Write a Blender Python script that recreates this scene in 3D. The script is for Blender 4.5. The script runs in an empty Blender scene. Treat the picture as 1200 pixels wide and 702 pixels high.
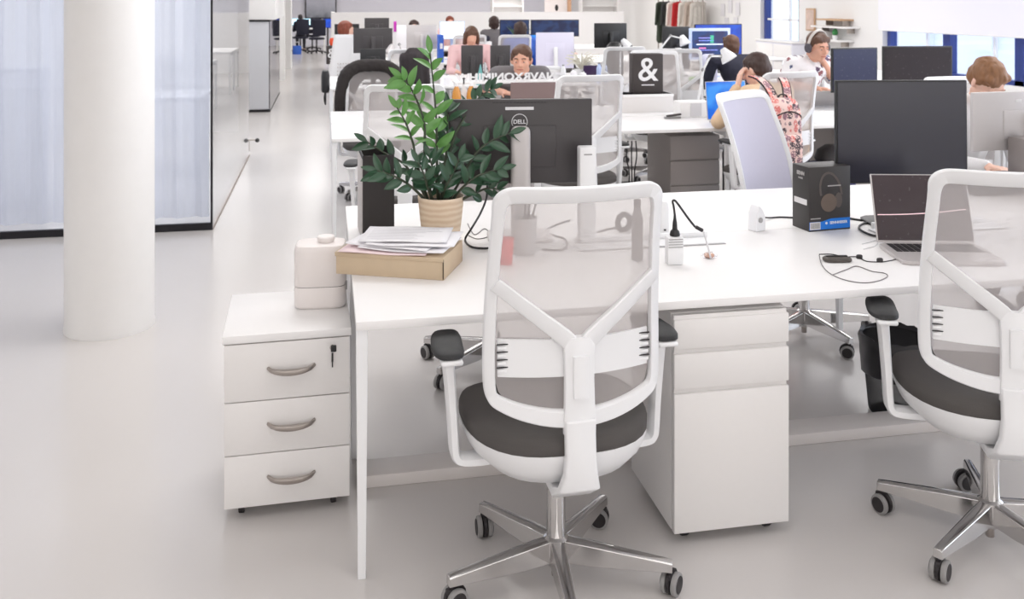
import bpy, bmesh, math, random
from mathutils import Vector, Matrix, Euler
R = math.radians
random.seed(7)
SC = bpy.context.scene
COL = SC.collection
# ------------------------------------------------------------------ camera
CAMH, FOC, YAW = 1.65, 1102.0, R(11.14)
cd = bpy.data.cameras.new('camera'); cam = bpy.data.objects.new('camera', cd); COL.objects.link(cam)
cam.location = (0, 0, CAMH); cam.rotation_euler = (R(90), 0, -YAW)
cd.sensor_width = 36; cd.lens = FOC/1200*36; cd.shift_y = -351/1200
cd.clip_start = .05; cd.clip_end = 200
cd.dof.use_dof = True; cd.dof.focus_distance = 2.9; cd.dof.aperture_fstop = 7
SC.camera = cam
SC.view_settings.view_transform = 'Standard'
SC.view_settings.look = 'None'
SC.view_settings.gamma = 1; SC.view_settings.exposure = 0.12
SC.view_settings.use_curve_mapping = False
SC.cycles.transparent_max_bounces = 24
# ------------------------------------------------------------------ light
w = bpy.data.worlds.new('sky'); SC.world = w; w.use_nodes = True
bg = w.node_tree.nodes['Background']; bg.inputs[0].default_value = (.84, .87, 1, 1); bg.inputs[1].default_value = 1.9
LIGHT = 42
for lx in (-4.2, .6, 5.6):
    for ly in (-2.5, 1.2, 5.0, 9, 13.5, 18.5, 24, 30):
        ld = bpy.data.lights.new('ceiling_lamp', 'AREA'); ld.shape = 'RECTANGLE'; ld.size = 2.6; ld.size_y = 1.6
        ld.energy = LIGHT*((.75 if lx < 0 else .5) if ly < 4 else (.7 if lx < 0 else 1.15) if ly < 8 else (.75, 1.15, 2.2)[(lx > 0)+(lx > 2)]*(1.25 if ly > 20 else 1.0 if ly > 12 else .8)); ld.color = (1, .97, .95) if ly < 4 else (1, .985, .97)
        lo = bpy.data.objects.new('ceiling_lamp', ld); COL.objects.link(lo); lo.location = (lx, ly, 3.15)
ld = bpy.data.lights.new('window_daylight', 'AREA'); ld.shape = 'RECTANGLE'; ld.size = 9; ld.size_y = 1.6
ld.energy = 150; ld.color = (.86, .92, 1)
lo = bpy.data.objects.new('window_daylight', ld); COL.objects.link(lo)
lo.location = (8.85, 3.5, 2.1); lo.rotation_euler = (0, R(90), 0); lo.rotation_euler = Euler((R(90), 0, R(90)))

ld = bpy.data.lights.new('front_fill_light', 'AREA'); ld.shape = 'RECTANGLE'; ld.size = 11; ld.size_y = 2.2  # unseen fill light added behind the camera to brighten camera-facing fronts
ld.energy = 125; ld.color = (1, .975, .955)
lo = bpy.data.objects.new('front_fill_light', ld); COL.objects.link(lo); lo.location = (.6, -4.9, 1.7); lo.rotation_euler = Euler((R(90), 0, R(180)))
for (lx, ly) in ((-4.5, 9.7), (-2.0, 9.7)):
    ld = bpy.data.lights.new('meeting_room_fill', 'AREA'); ld.shape = 'RECTANGLE'; ld.size = 2.0; ld.size_y = 1.6  # unseen fill lights added to brighten the curtain and room behind the glass
    ld.energy = 50; ld.color = (.96, .97, 1)
    lo = bpy.data.objects.new('meeting_room_fill', ld); COL.objects.link(lo); lo.location = (lx, ly, 3.15)
# ------------------------------------------------------------------ helpers
def colX(px, Y): return Y*math.tan(math.atan((px-600)/FOC)+YAW)
def dep(X, Y): return X*math.sin(YAW)+Y*math.cos(YAW)
def at(px, py, Y):
    X = colX(px, Y); return Vector((X, Y, CAMH-py*dep(X, Y)/FOC))
def on(px, py, z):
    d = FOC*(CAMH-z)/py; l = (px-600)/FOC*d
    return Vector((l*math.cos(YAW)+d*math.sin(YAW), -l*math.sin(YAW)+d*math.cos(YAW), z))
def cw(l, d, z=0): return Vector((l*math.cos(YAW)+d*math.sin(YAW), -l*math.sin(YAW)+d*math.cos(YAW), z))

def lin(c):
    r = []
    for v in c[:3]:
        v = v/255; r.append(v/12.92 if v <= .04045 else ((v+.055)/1.055)**2.4)
    return (*r, 1)
MATS = {}
def mat(name, c, rough=.5, metal=0, spec=.5, emit=0, noise=.0, alpha=1, trans=0, bump=0, bscale=60, coat=0, sheen=0):
    if name in MATS: return MATS[name]
    m = bpy.data.materials.new(name); m.use_nodes = True; nt = m.node_tree; b = nt.nodes['Principled BSDF']
    col = lin(c)
    b.inputs['Base Color'].default_value = col; b.inputs['Roughness'].default_value = rough
    b.inputs['Metallic'].default_value = metal; b.inputs['Specular IOR Level'].default_value = spec
    b.inputs['Coat Weight'].default_value = coat
    if trans: b.inputs['Transmission Weight'].default_value = trans
    if emit:
        b.inputs['Emission Color'].default_value = col; b.inputs['Emission Strength'].default_value = emit
    tc = nt.nodes.new('ShaderNodeTexCoord'); n = nt.nodes.new('ShaderNodeTexNoise')
    n.inputs['Scale'].default_value = bscale; n.inputs['Detail'].default_value = 3
    nt.links.new(tc.outputs['Object'], n.inputs['Vector'])
    mr = nt.nodes.new('ShaderNodeMapRange'); mr.inputs['To Min'].default_value = max(0, rough-.05); mr.inputs['To Max'].default_value = min(1, rough+.06)
    nt.links.new(n.outputs['Fac'], mr.inputs['Value']); nt.links.new(mr.outputs['Result'], b.inputs['Roughness'])
    if noise:
        mx = nt.nodes.new('ShaderNodeMix'); mx.data_type = 'RGBA'
        mx.inputs[6].default_value = tuple(v*(1-noise) for v in col[:3])+(1,); mx.inputs[7].default_value = tuple(min(1, v*(1+noise)) for v in col[:3])+(1,)
        nt.links.new(n.outputs['Fac'], mx.inputs[0]); nt.links.new(mx.outputs[2], b.inputs['Base Color'])
    if bump:
        bp = nt.nodes.new('ShaderNodeBump'); bp.inputs['Strength'].default_value = bump; bp.inputs['Distance'].default_value = .004
        nt.links.new(n.outputs['Fac'], bp.inputs['Height']); nt.links.new(bp.outputs['Normal'], b.inputs['Normal'])
    MATS[name] = m; return m

def mesh_fabric(name, c, clear):
    if name in MATS: return MATS[name]
    m = mat(name, c, .8, noise=.02); nt = m.node_tree; out = nt.nodes['Material Output']; b = nt.nodes['Principled BSDF']
    t = nt.nodes.new('ShaderNodeBsdfTransparent'); mx = nt.nodes.new('ShaderNodeMixShader')
    tl = nt.nodes.new('ShaderNodeBsdfTranslucent'); tl.inputs[0].default_value = lin(c); m2 = nt.nodes.new('ShaderNodeMixShader'); m2.inputs[0].default_value = .4
    nt.links.new(b.outputs[0], m2.inputs[1]); nt.links.new(tl.outputs[0], m2.inputs[2])
    lw = nt.nodes.new('ShaderNodeLayerWeight'); lw.inputs[0].default_value = .35
    mr = nt.nodes.new('ShaderNodeMapRange'); mr.inputs['To Min'].default_value = clear; mr.inputs['To Max'].default_value = 0
    nt.links.new(lw.outputs['Facing'], mr.inputs['Value']); nt.links.new(mr.outputs['Result'], mx.inputs[0])
    nt.links.new(m2.outputs[0], mx.inputs[1]); nt.links.new(t.outputs[0], mx.inputs[2]); nt.links.new(mx.outputs[0], out.inputs[0])
    return m
def glass(name, tint=(245, 250, 252), refl=1.0, rough=.02):
    if name in MATS: return MATS[name]
    m = bpy.data.materials.new(name); m.use_nodes = True; nt = m.node_tree; nt.nodes.remove(nt.nodes['Principled BSDF']); out = nt.nodes['Material Output']
    t = nt.nodes.new('ShaderNodeBsdfTransparent'); t.inputs[0].default_value = lin(tint)
    g = nt.nodes.new('ShaderNodeBsdfGlossy'); g.inputs['Roughness'].default_value = rough
    lw = nt.nodes.new('ShaderNodeLayerWeight'); lw.inputs[0].default_value = .5
    pw = nt.nodes.new('ShaderNodeMath'); pw.operation = 'POWER'; pw.inputs[1].default_value = 4; nt.links.new(lw.outputs['Facing'], pw.inputs[0])
    mu = nt.nodes.new('ShaderNodeMath'); mu.operation = 'MULTIPLY_ADD'; mu.inputs[1].default_value = .9*refl; mu.inputs[2].default_value = .03; mu.use_clamp = True
    mx = nt.nodes.new('ShaderNodeMixShader')
    nt.links.new(pw.outputs[0], mu.inputs[0]); nt.links.new(mu.outputs[0], mx.inputs[0]); nt.links.new(t.outputs[0], mx.inputs[1]); nt.links.new(g.outputs[0], mx.inputs[2]); nt.links.new(mx.outputs[0], out.inputs[0])
    MATS[name] = m; return m

class MB:
    def __init__(s): s.bm = bmesh.new(); s.mi = 0
    def _fin(s, vs, M=None):
        if M is not None: bmesh.ops.transform(s.bm, matrix=M, verts=vs)
        for f in {f for v in vs for f in v.link_faces}: f.material_index = s.mi
        return s
    def box(s, c, size, rot=(0, 0, 0), bev=0, seg=2, M=None):
        r = bmesh.ops.create_cube(s.bm, size=1); vs = r['verts']
        bmesh.ops.scale(s.bm, vec=size, verts=vs)
        if bev:
            es = list({e for v in vs for e in v.link_edges})
            rb = bmesh.ops.bevel(s.bm, geom=es, offset=min(bev, min(size)*.49), segments=seg, affect='EDGES', profile=.5)
            vs = list({v for f in rb['faces'] for v in f.verts} | {v for v in vs if v.is_valid})
            # include every vert of the connected island
            seen = set(vs); st = list(vs)
            while st:
                v = st.pop()
                for e in v.link_edges:
                    o = e.other_vert(v)
                    if o not in seen: seen.add(o); st.append(o)
            vs = list(seen)
        T = Matrix.Translation(c) @ Euler(rot).to_matrix().to_4x4()
        return s._fin(vs, (M @ T) if M is not None else T)
    def loops(s, rings, closed_ring=True, cap=True, closed=False, M=None):
        L = [[s.bm.verts.new(p) for p in r] for r in rings]
        n = len(L[0]); nf = []
        m = len(L)
        for i in range(m if closed else m-1):
            a, b = L[i], L[(i+1) % m]
            for j in range(n if closed_ring else n-1):
                k = (j+1) % n
                try: nf.append(s.bm.faces.new((a[j], a[k], b[k], b[j])))
                except ValueError: pass
        if cap and not closed:
            try: nf.append(s.bm.faces.new(list(reversed(L[0])))); nf.append(s.bm.faces.new(L[-1]))
            except ValueError: pass
        return s._fin([v for r in L for v in r], M)
    def tube(s, pts, r, n=8, closed=False, cap=True, flat=1.0):
        P = [Vector(p) for p in pts]; m = len(P)
        rr = r if isinstance(r, (list, tuple)) else [r]*m
        up = None; rings = []
        for i in range(m):
            a = P[i-1] if (i > 0 or closed) else P[i]; b = P[(i+1) % m] if (i < m-1 or closed) else P[i]
            t = (b-a).normalized() if (b-a).length > 1e-9 else Vector((0, 0, 1))
            if up is None:
                up = Vector((0, 0, 1)) if abs(t.z) < .9 else Vector((0, 1, 0))
            u = (up-t*up.dot(t)).normalized(); v = t.cross(u); up = u
            rings.append([P[i]+(u*math.cos(q)*flat+v*math.sin(q))*rr[i] for q in [2*math.pi*k/n for k in range(n)]])
        return s.loops(rings, True, cap, closed)
    def lathe(s, prof, n=24, c=(0, 0, 0), M=None):
        rings = [[Vector((c[0]+r*math.cos(2*math.pi*k/n), c[1]+r*math.sin(2*math.pi*k/n), c[2]+z)) for k in range(n)] for r, z in prof]
        return s.loops(rings, True, True, False, M)
    def superl(s, rings, hx, hy, p=4, n=32, c=(0, 0, 0), M=None):
        RR = []
        for sc, z in rings:
            g = []
            for k in range(n):
                a = 2*math.pi*k/n; ca, sa = math.cos(a), math.sin(a)
                q = (abs(ca)**p+abs(sa)**p)**(-1/p)
                g.append(Vector((c[0]+hx*sc*q*ca, c[1]+hy*sc*q*sa, c[2]+z)))
            RR.append(g)
        return s.loops(RR, True, True, False, M)
    def sphere(s, c, r, u=16, v=10, M=None, rot=None):
        if not isinstance(r, (tuple, list)): r = (r, r, r)
        q = bmesh.ops.create_uvsphere(s.bm, u_segments=u, v_segments=v, radius=1)
        bmesh.ops.scale(s.bm, vec=r, verts=q['verts'])
        T = Matrix.Translation(c)
        if rot is not None: T = T @ Euler(rot).to_matrix().to_4x4()
        return s._fin(q['verts'], (M @ T) if M is not None else T)
    def cap(s, a, b, ra, rb, n=12):
        a = Vector(a); b = Vector(b); t = (b-a); L = t.length
        if L < 1e-6: return s.sphere(a, ra)
        pts, rr = [], []
        for k in range(4):
            q = math.pi/2*(1-k/4); pts.append(a-t/L*ra*math.sin(q)*.999); rr.append(max(1e-4, ra*math.cos(q)))
        pts.append(a); rr.append(ra); pts.append(b); rr.append(rb)
        for k in range(1, 5):
            q = math.pi/2*k/4; pts.append(b+t/L*rb*math.sin(q)*.999); rr.append(max(1e-4, rb*math.cos(q)))
        return s.tube(pts, rr, n)
    def prism(s, outline, t, M=None):
        """outline in XY, extruded +-t/2 in Z"""
        a = [Vector((x, y, -t/2)) for x, y in outline]; b = [Vector((x, y, t/2)) for x, y in outline]
        return s.loops([a, b], True, True, False, M)
    def build(s, name, m, parent=None, smooth=True, bevel=0, angle=38, kind=None, label=None, sub=0, solid=0):
        if not isinstance(m, (list, tuple)): m = [m]
        bmesh.ops.recalc_face_normals(s.bm, faces=s.bm.faces)
        me = bpy.data.meshes.new(name); s.bm.to_mesh(me); s.bm.free()
        for q in m: me.materials.append(q)
        if smooth:
            me.polygons.foreach_set('use_smooth', [True]*len(me.polygons)); me.set_sharp_from_angle(angle=R(angle))
        o = bpy.data.objects.new(name, me); COL.objects.link(o)
        if parent is not None: o.parent = parent
        if solid:
            q = o.modifiers.new('solid', 'SOLIDIFY'); q.thickness = solid; q.offset = 0
        if bevel:
            q = o.modifiers.new('bevel', 'BEVEL'); q.width = bevel; q.segments = 2; q.limit_method = 'ANGLE'; q.angle_limit = R(40)
        if sub:
            q = o.modifiers.new('sub', 'SUBSURF'); q.levels = sub; q.render_levels = sub
        if kind: o['kind'] = kind
        if label: o['label'] = label
        return o

def thing(name, label, cat, loc=(0, 0, 0), rz=0, group=None, scale=None):
    o = bpy.data.objects.new(name, None); COL.objects.link(o); o.empty_display_size = .1
    o.location = loc; o.rotation_euler = (0, 0, rz); o['label'] = label; o['category'] = cat
    if group: o['group'] = group
    if scale: o.scale = (scale,)*3
    return o
def tag(o, label, cat, group=None, kind=None, loc=None, rz=None):
    o['label'] = label; o['category'] = cat
    if group: o['group'] = group
    if kind: o['kind'] = kind
    if loc is not None: o.location = loc
    if rz is not None: o.rotation_euler = (0, 0, rz)
    return o
def struct(name, mb, m, **k):
    o = mb.build(name, m, **k); o['kind'] = 'structure'; return o
KIDS = {}
def dup(root, loc, rz, label, group=None, scale=None):
    r = root.copy(); COL.objects.link(r); r.location = loc; r.rotation_euler = (0, 0, rz); r['label'] = label
    if group: r['group'] = group
    if scale: r.scale = (scale,)*3
    def kids(src, dst):
        for ch in list(src.children):
            c = ch.copy(); COL.objects.link(c); c.parent = dst; kids(ch, c)
    kids(root, r)
    return r
def text_mb(txt, size, depth=.001, M=None, mirror=False, align='CENTER', bold=0):
    cu = bpy.data.curves.new('txt', 'FONT'); cu.body = txt; cu.size = size; cu.extrude = depth; cu.align_x = align; cu.align_y = 'CENTER'; cu.offset = bold
    o = bpy.data.objects.new('txt', cu); COL.objects.link(o)
    dg = bpy.context.evaluated_depsgraph_get(); me = bpy.data.meshes.new_from_object(o.evaluated_get(dg))
    bpy.data.objects.remove(o); bpy.data.curves.remove(cu)
    mb = MB(); mb.bm.from_mesh(me); bpy.data.meshes.remove(me)
    if mirror: bmesh.ops.scale(mb.bm, vec=(-1, 1, 1), verts=mb.bm.verts)
    if M is not None: bmesh.ops.transform(mb.bm, matrix=M, verts=mb.bm.verts)
    return mb
FACE_Y = Matrix.Rotation(R(90), 4, 'X')          # text plane upright, read from -Y
FACE_B = Matrix.Rotation(R(180), 4, 'Z') @ FACE_Y  # read from +Y
T = Matrix.Translation

def arc(c, r, a0, a1, n, f): return [f(c, r, a0+(a1-a0)*k/(n-1)) for k in range(n)]
def smoothp(pts, k=6, closed=False):
    """Catmull-Rom"""
    P = [Vector(p) for p in pts]; out = []; m = len(P)
    rng = range(m if closed else m-1)
    for i in rng:
        p0 = P[(i-1) % m] if (closed or i > 0) else P[i]; p1 = P[i]; p2 = P[(i+1) % m]; p3 = P[(i+2) % m] if (closed or i+2 < m) else p2
        for j in range(k):
            t = j/k
            out.append(.5*((2*p1)+(-p0+p2)*t+(2*p0-5*p1+4*p2-p3)*t*t+(-p0+3*p1-3*p2+p3)*t**3))
    if not closed: out.append(P[-1])
    return out

# materials
M_white = mat('white_laminate', (243, 241, 240), .42, noise=.01)
M_wfront = mat('white_drawer_front', (236, 233, 231), .45, noise=.01)
M_paint = mat('white_paint', (240, 239, 238), .7, noise=.015)
M_plastic = mat('white_plastic', (240, 240, 241), .38)
M_chrome = mat('chrome', (205, 203, 202), .12, metal=1)
M_steel = mat('brushed_steel', (176, 168, 162), .3, metal=1)
M_seat = mat('charcoal_fabric', (84, 80, 78), .9, noise=.08, bump=.25, bscale=400)
M_black = mat('black_plastic', (30, 30, 32), .4)
M_dark = mat('dark_rubber', (42, 38, 40), .55)
M_grim = mat('grey_tyre', (150, 148, 147), .5)
M_pad = mat('armpad_black', (43, 43, 44), .6)
M_mesh = mesh_fabric('chair_mesh', (208, 201, 199), .45)
M_screen = mat('dark_screen', (38, 38, 50), .22, spec=.6)
M_mback = mat('monitor_back', (62, 58, 59), .38)
M_silver = mat('silver_plastic', (200, 195, 194), .35, metal=.3)
M_navy = mat('navy_screen', (40, 48, 92), .3)
# ------------------------------------------------------------------ the room
def floor_mat():
    m = mat('poured_resin_floor', (214, 211, 211), .2, spec=.5); nt = m.node_tree; b = nt.nodes['Principled BSDF']
    tc = nt.nodes.new('ShaderNodeTexCoord'); n = nt.nodes.new('ShaderNodeTexNoise'); n.inputs['Scale'].default_value = 1.1; n.inputs['Detail'].default_value = 6
    mp = nt.nodes.new('ShaderNodeMapping'); mp.inputs['Scale'].default_value = (1, .35, 1)
    nt.links.new(tc.outputs['Object'], mp.inputs[0]); nt.links.new(mp.outputs[0], n.inputs['Vector'])
    mx = nt.nodes.new('ShaderNodeMix'); mx.data_type = 'RGBA'; mx.inputs[6].default_value = lin((205, 200, 197)); mx.inputs[7].default_value = lin((217, 213, 211))
    nt.links.new(n.outputs['Fac'], mx.inputs[0]); nt.links.new(mx.outputs[2], b.inputs['Base Color'])
    return m
struct('floor', MB().box((.5, 15, -.05), (17, 40, .1)), floor_mat())
struct('ceiling', MB().box((.5, 15, 3.35), (17.4, 40, .1)), M_paint)
M_lav = mat('lavender_paint', (244, 243, 253), .7)
struct('wall_back', MB().box((.5, 35.1, 1.65), (17.4, .2, 3.3)), M_lav)
struct('wall_left', MB().box((-8.1, 15, 1.65), (.2, 40, 3.3)), M_paint)
struct('wall_front', MB().box((.5, -5.1, 1.65), (17.4, .2, 3.3)), M_paint)
XW = 9.0
def wallbits():
    mb = MB()
    segs = [(-5, -1.0), (8.0, 9.45), (14.05, 16.85), (18.5, 35)]
    for a, b in segs: mb.box((XW+.15, (a+b)/2, 1.65), (.3, b-a, 3.3))
    for a, b in [(-1, 8.0), (9.45, 14.05), (16.85, 18.5)]:
        mb.box((XW+.15, (a+b)/2, .25), (.3, b-a, .5)); mb.box((XW+.15, (a+b)/2, 3.0), (.3, b-a, .6))
    return mb
struct('wall_right', wallbits(), M_paint)
M_blue = mat('navy_frame_paint', (38, 58, 130), .4)
M_glass = glass('window_glass')
wins = [(9.5, 11.0), (11.0, 12.5), (12.5, 14.0), (16.9, 18.45), (-.9, 2), (2, 5), (5, 7.9)]
for i, (a, b) in enumerate(wins):
    f = MB(); x = XW+.12
    for y in (a+.04, b-.04): f.box((x, y, 1.6), (.12, .085, 2.2))
    for z in (.53, 2.67): f.box((x, (a+b)/2, z), (.12, b-a, .07))
    o = f.build('window_%d' % (i+1), M_blue); o['kind'] = 'structure'
    MB().box((x+.01, (a+b)/2, 1.6), (.008, b-a-.1, 2.1)).build('pane', M_glass, o)
    MB().box((x, (a+b)/2, 1.25), (.05, b-a-.1, .04)).box((x, a+.52, 1.6), (.05, .04, 2.1)).build('glazing_bar', M_plastic, o)
# far building outside the windows
out = MB()
out.box((22, 12, .2), (5, 40, 4.4))
for y in range(-2, 30, 3): out.box((19.4, y, .9), (.3, 1.0, 1.5))
tag(out.build('building', mat('pale_render', (215, 220, 240), .8)), 'pale building across the street seen through the tall windows', 'building')
# roller blind
bl = thing('roller_blind', 'long white roller blind pulled down over the windows at right', 'blind', (8.9, 12.0, 0))
MB().box((0, 0, 2.0), (.006, 4.0, 1.68)).build('blind_fabric', mat('blind_white', (243, 243, 255), .7), bl)
MB().tube([(0, -2, 1.16), (0, 2, 1.16)], .012, 8).build('bottom_bar', M_plastic, bl)
MB().tube([(0, -2, 2.86), (0, 2, 2.86)], .035, 10).build('roller_tube', M_plastic, bl)

# round column
colm = MB(); cp = cw(-2.035, 4.76)
colm.lathe([(.215, 0), (.215, .02), (.212, .03), (.212, 3.3)], 64, (cp.x, cp.y, 0))
def col_mat():
    m = mat('column_plaster', (236, 234, 232), .65, bump=.12, bscale=14, noise=.02); return m
struct('trim_column', colm, col_mat())

# glazed meeting room on the left ---------------------------------------
GX, GY = -.812, 7.05
M_clear = glass('partition_glass', (247, 249, 252), 1.0)
M_rail = mat('black_anodised', (30, 28, 34), .4, metal=.4)
gp = struct('wall_glass_front', MB().box(((-8+GX)/2, GY, 1.6), (GX+8, .012, 3.2)), M_clear)
MB().box(((-8+GX)/2, GY, .025), (GX+8, .03, .05)).build('bottom_rail', M_rail, gp)
MB().box((GX, GY, 1.65), (.014, .022, 3.3)).build('corner_profile', M_rail, gp)
gs = struct('wall_glass_side', MB().box((GX, (GY+10.3)/2, 1.6), (.012, 10.3-GY, 3.2)), M_clear)
MB().box((GX, (GY+10.3)/2, .006), (.02, 10.3-GY, .012)).build('floor_seal', mat('beige_seal', (170, 158, 152), .6), gs)
struct('wall_meeting_back', MB().box((-4.4, 12.3, 1.65), (6.6, .1, 3.3)), M_paint)
# sheer curtain with folds
def curtain(x0, x1, y, z0, z1, amp, per, nm):
    mb = MB(); n = int((x1-x0)/.018); rows = []
    ph = [random.uniform(0, 6.28) for _ in range(4)]
    for z in (z0, z0+.5, z0+1.1, z0+1.8, z1):
        row = []
        for k in range(n+1):
            x = x0+(x1-x0)*k/n; s = x/per*6.283
            row.append(Vector((x+.006*math.sin(z*2+s*.3), y+amp*(math.sin(s+ph[0]+.5*math.sin(s*.31+ph[1]))*.7+.3*math.sin(s*2.3+ph[2]+z*.5)), z)))
        rows.append(row)
    mb.loops(rows, False, False); return mb
M_cur = mesh_fabric('sheer_curtain', (238, 239, 246), .22)
tag(curtain(-7.6, GX-.03, GY+.16, .06, 3.2, .035, .19, '').build('curtain', M_cur), 'long pale sheer curtain hanging in folds behind the glass partition', 'curtain')
# things behind the curtain, seen faintly
cab = thing('storage_cabinet', 'pale cabinet standing behind the sheer curtain left of the round column', 'cabinet', (-2.75, 8.3, 0))
MB().box((0, 0, .55), (.9, .4, 1.1), bev=.005).build('body', mat('grey_laminate', (200, 200, 205), .5), cab)
for s in (-1, 1): MB().box((s*.225, -.205, .55), (.43, .018, 1.06), bev=.003).build('door', M_white, cab)
# white meeting table inside the glass room
def plain_table(name, label, loc, w, d, rz=0, h=.74):
    t = thing(name, label, 'table', loc, rz)
    MB().box((0, 0, h-.02), (w, d, .04), bev=.006).build('tabletop', M_white, t)
    for sx in (-1, 1):
        for sy in (-1, 1): MB().box((sx*(w/2-.06), sy*(d/2-.06), (h-.04)/2), (.05, .05, h-.04), bev=.004).build('leg', M_white, t)
    return t
plain_table('meeting_table', 'white table standing inside the glass meeting room', (-1.75, 9.6, 0), 1.2, .8)

# second glazed corner down the aisle
m2 = MB(); m2.box((-1.0, 15.75, 2.33), (.5, 2.9, 1.94)); struct('wall_bulkhead', m2, M_paint)
p2 = struct('wall_frosted_panel', MB().box((-.985, 14.3, .68), (.29, .02, 1.32)), mat('frosted_glass', (214, 216, 222), .3))
MB().box((-.985, 14.285, .02), (.3, .02, .04)).build('bottom_rail', M_rail, p2)
MB().box((-.985, 14.285, 1.345), (.3, .02, .03)).build('top_rail', M_rail, p2)
p3 = struct('wall_glass_aisle', MB().box((-.83, 15.75, .68), (.012, 2.9, 1.32)), glass('dark_glass', (190, 192, 200), 1.2))
MB().box((-.83, 15.75, 1.345), (.02, 2.9, .03)).build('top_rail', M_rail, p3)
MB().box((-.83, 15.75, .01), (.02, 2.9, .02)).build('bottom_rail', M_rail, p3)
struct('trim_pillar', MB().box((-1.02, 23.4, 1.65), (.36, .5, 3.3)).box((-.95, 20, 1.65), (.2, .2, 3.3)), M_paint)
dh = thing('door_handle', 'small steel door stop with black cap on the floor beside the glass partition', 'door stop', on(297, 164, .12)-Vector((0, 0, .12)))
MB().box((-.05, 0, .12), (.14, .012, .012), bev=.003).box((-.05, 0, .06), (.02, .02, .12)).build('bracket', M_steel, dh)
MB().sphere((.04, 0, .115), .024).build('cap', M_black, dh)
# low white partition at the back of the desks
struct('wall_low_partition', MB().box((3.6, 22, .68), (7.0, .08, 1.37)).box((.14, 22.6, .68), (.08, 1.2, 1.37)), mat('bright_white_paint', (250, 248, 247), .7))
for x in (1.05, 2.1, 3.4, 4.7): pass

# ------------------------------------------------------------------ desks
def make_desk(label, loc, w=1.4, d=.75, group='white office desks', legx=(.018, 1.382)):
    """origin at the near left corner on the floor"""
    t = thing('office_desk', label, 'desk', loc, 0, group)
    MB().box((w/2, d/2, .7275), (w-.002, d, .025), bev=.0025).build('desktop', M_white, t)
    for x in legx:
        for sy in (0, 1):
            y = .03 if sy == 0 else d-.03
            MB().loops([[Vector((x+a*.0115, y+b*.012, 0)) for a, b in ((-1, -1), (1, -1), (1, 1), (-1, 1))],
                        [Vector((x+a*.0165, y+b*.022, .715)) for a, b in ((-1, -1), (1, -1), (1, 1), (-1, 1))]]).build('leg', M_plastic, t, bevel=.002)
    f = MB()
    for x in legx: f.box((x, d/2, .695), (.024, d-.06, .04))
    f.box((w/2, d-.05, .695), (w-.06, .024, .04))
    f.build('under_frame', M_plastic, t)
    return t
make_desk('long white front desk facing camera, holding the cardboard box, laptop and headphone carton', (.08, 2.69, 0), 2.86, .775, legx=(.018, 2.842))
make_desk('long white desk behind the front desk, carrying the plant and the black logo monitor', (.08, 3.467, 0), 4.2, .75, legx=(.018, 2.37, 4.182))
ord_ = ['nearest the aisle', 'second from the aisle', 'third from the aisle', 'fourth from the aisle', 'fifth from the aisle']
desk0 = None
rows = [(6.28, 5, 'second row'), (9.87, 5, 'third row'), (13.46, 5, 'fourth row'), (17.05, 4, 'fifth row')]
for Y, n, nm in rows:
    for k in range(n):
        if desk0 is None: desk0 = make_desk('white desk in the second row, near side, nearest the aisle', (.03, Y, 0))
        else: dup(desk0, (.03+1.4*k, Y, 0), 0, 'white desk in the %s, near side, %s' % (nm, ord_[k]))
        dup(desk0, (.03+1.4*k, Y+.78, 0), 0, 'white desk in the %s, far side, %s' % (nm, ord_[k]))
# cable duct on the floor beneath the front row
o = MB().box((2.2, 3.27, .021), (4.2, .12, .042), bev=.004).build('cable_duct', mat('duct_white', (226, 220, 217), .45))
tag(o, 'low white cable duct lying on the floor beneath the front desks', 'cable duct')
# modesty panels of the far side desks
for k, lab in ((0, 'left'), (1, 'right')):
    o = MB().box((.08+1.4*k+.7, 4.0, .56), (1.2, .016, .27), bev=.002).build('modesty_panel', M_plastic)
    tag(o, 'white modesty panel hung under the far side front desk at %s' % lab, 'desk panel')
# open cable trays with flaps in the front desks
for k, (x0, lab) in enumerate(((.9, 'beside the black plug'), (2.1, 'behind the headphone carton'))):
    tr = thing('cable_flap', 'white cable flap lying in the desktop %s' % lab, 'cable flap', (x0, 3.335, .74))
    MB().box((.28, 0, .003), (.56, .085, .006), bev=.002).build('lid', M_plastic, tr)
    MB().box((.28, -.048, .0015), (.56, .004, .003)).build('seam_strip', mat('seam_grey', (170, 168, 168), .6), tr)
    MB().box((.28, .062, .012), (.5, .02, .024), bev=.004).build('brush_strip', M_plastic, tr)

# ------------------------------------------------------------------ pedestals
def handle_mb(w, d, r=.006):
    mb = MB(); pts = []
    for k in range(13):
        t = -1+2*k/12; pts.append((t*w/2, -d*(1-t**4)**.5 if abs(t) < 1 else 0, -.010*(1-t*t)))
    mb.tube(pts, [.0045+.0045*(1-(-1+2*k/12)**2) for k in range(13)], 8, flat=1.3)
    return mb
dc = thing('drawer_cabinet', 'low white three drawer cabinet with curved grey handles at the left end of desk', 'cabinet', (-.318, 3.09, 0), R(1.5))
W_, D_ = .39, .42
MB().box((W_/2, D_/2+.01, .30), (W_, D_-.02, .53), bev=.002).build('body', M_wfront, dc)
MB().box((W_/2+.0, D_/2-.004, .577), (W_+.012, D_+.02, .026), bev=.003).build('top', M_white, dc)
zz = [(.044, .208), (.211, .376), (.379, .56)]
for z0, z1 in zz:
    f = MB().box((W_/2, -.001, (z0+z1)/2), (W_, .018, z1-z0), bev=.0018).build('drawer', M_wfront, dc)
    h = handle_mb(.145, .024).build('handle', M_steel, f); h.location = (W_*.53, -.012, (z0+z1)/2+.01)
k_ = MB().lathe([(.0085, 0), (.0085, .004), (.004, .005)], 16, M=T((W_*.86, -.011, .53)) @ Matrix.Rotation(R(90), 4, 'X')).build('lock', M_steel, dc)
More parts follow.
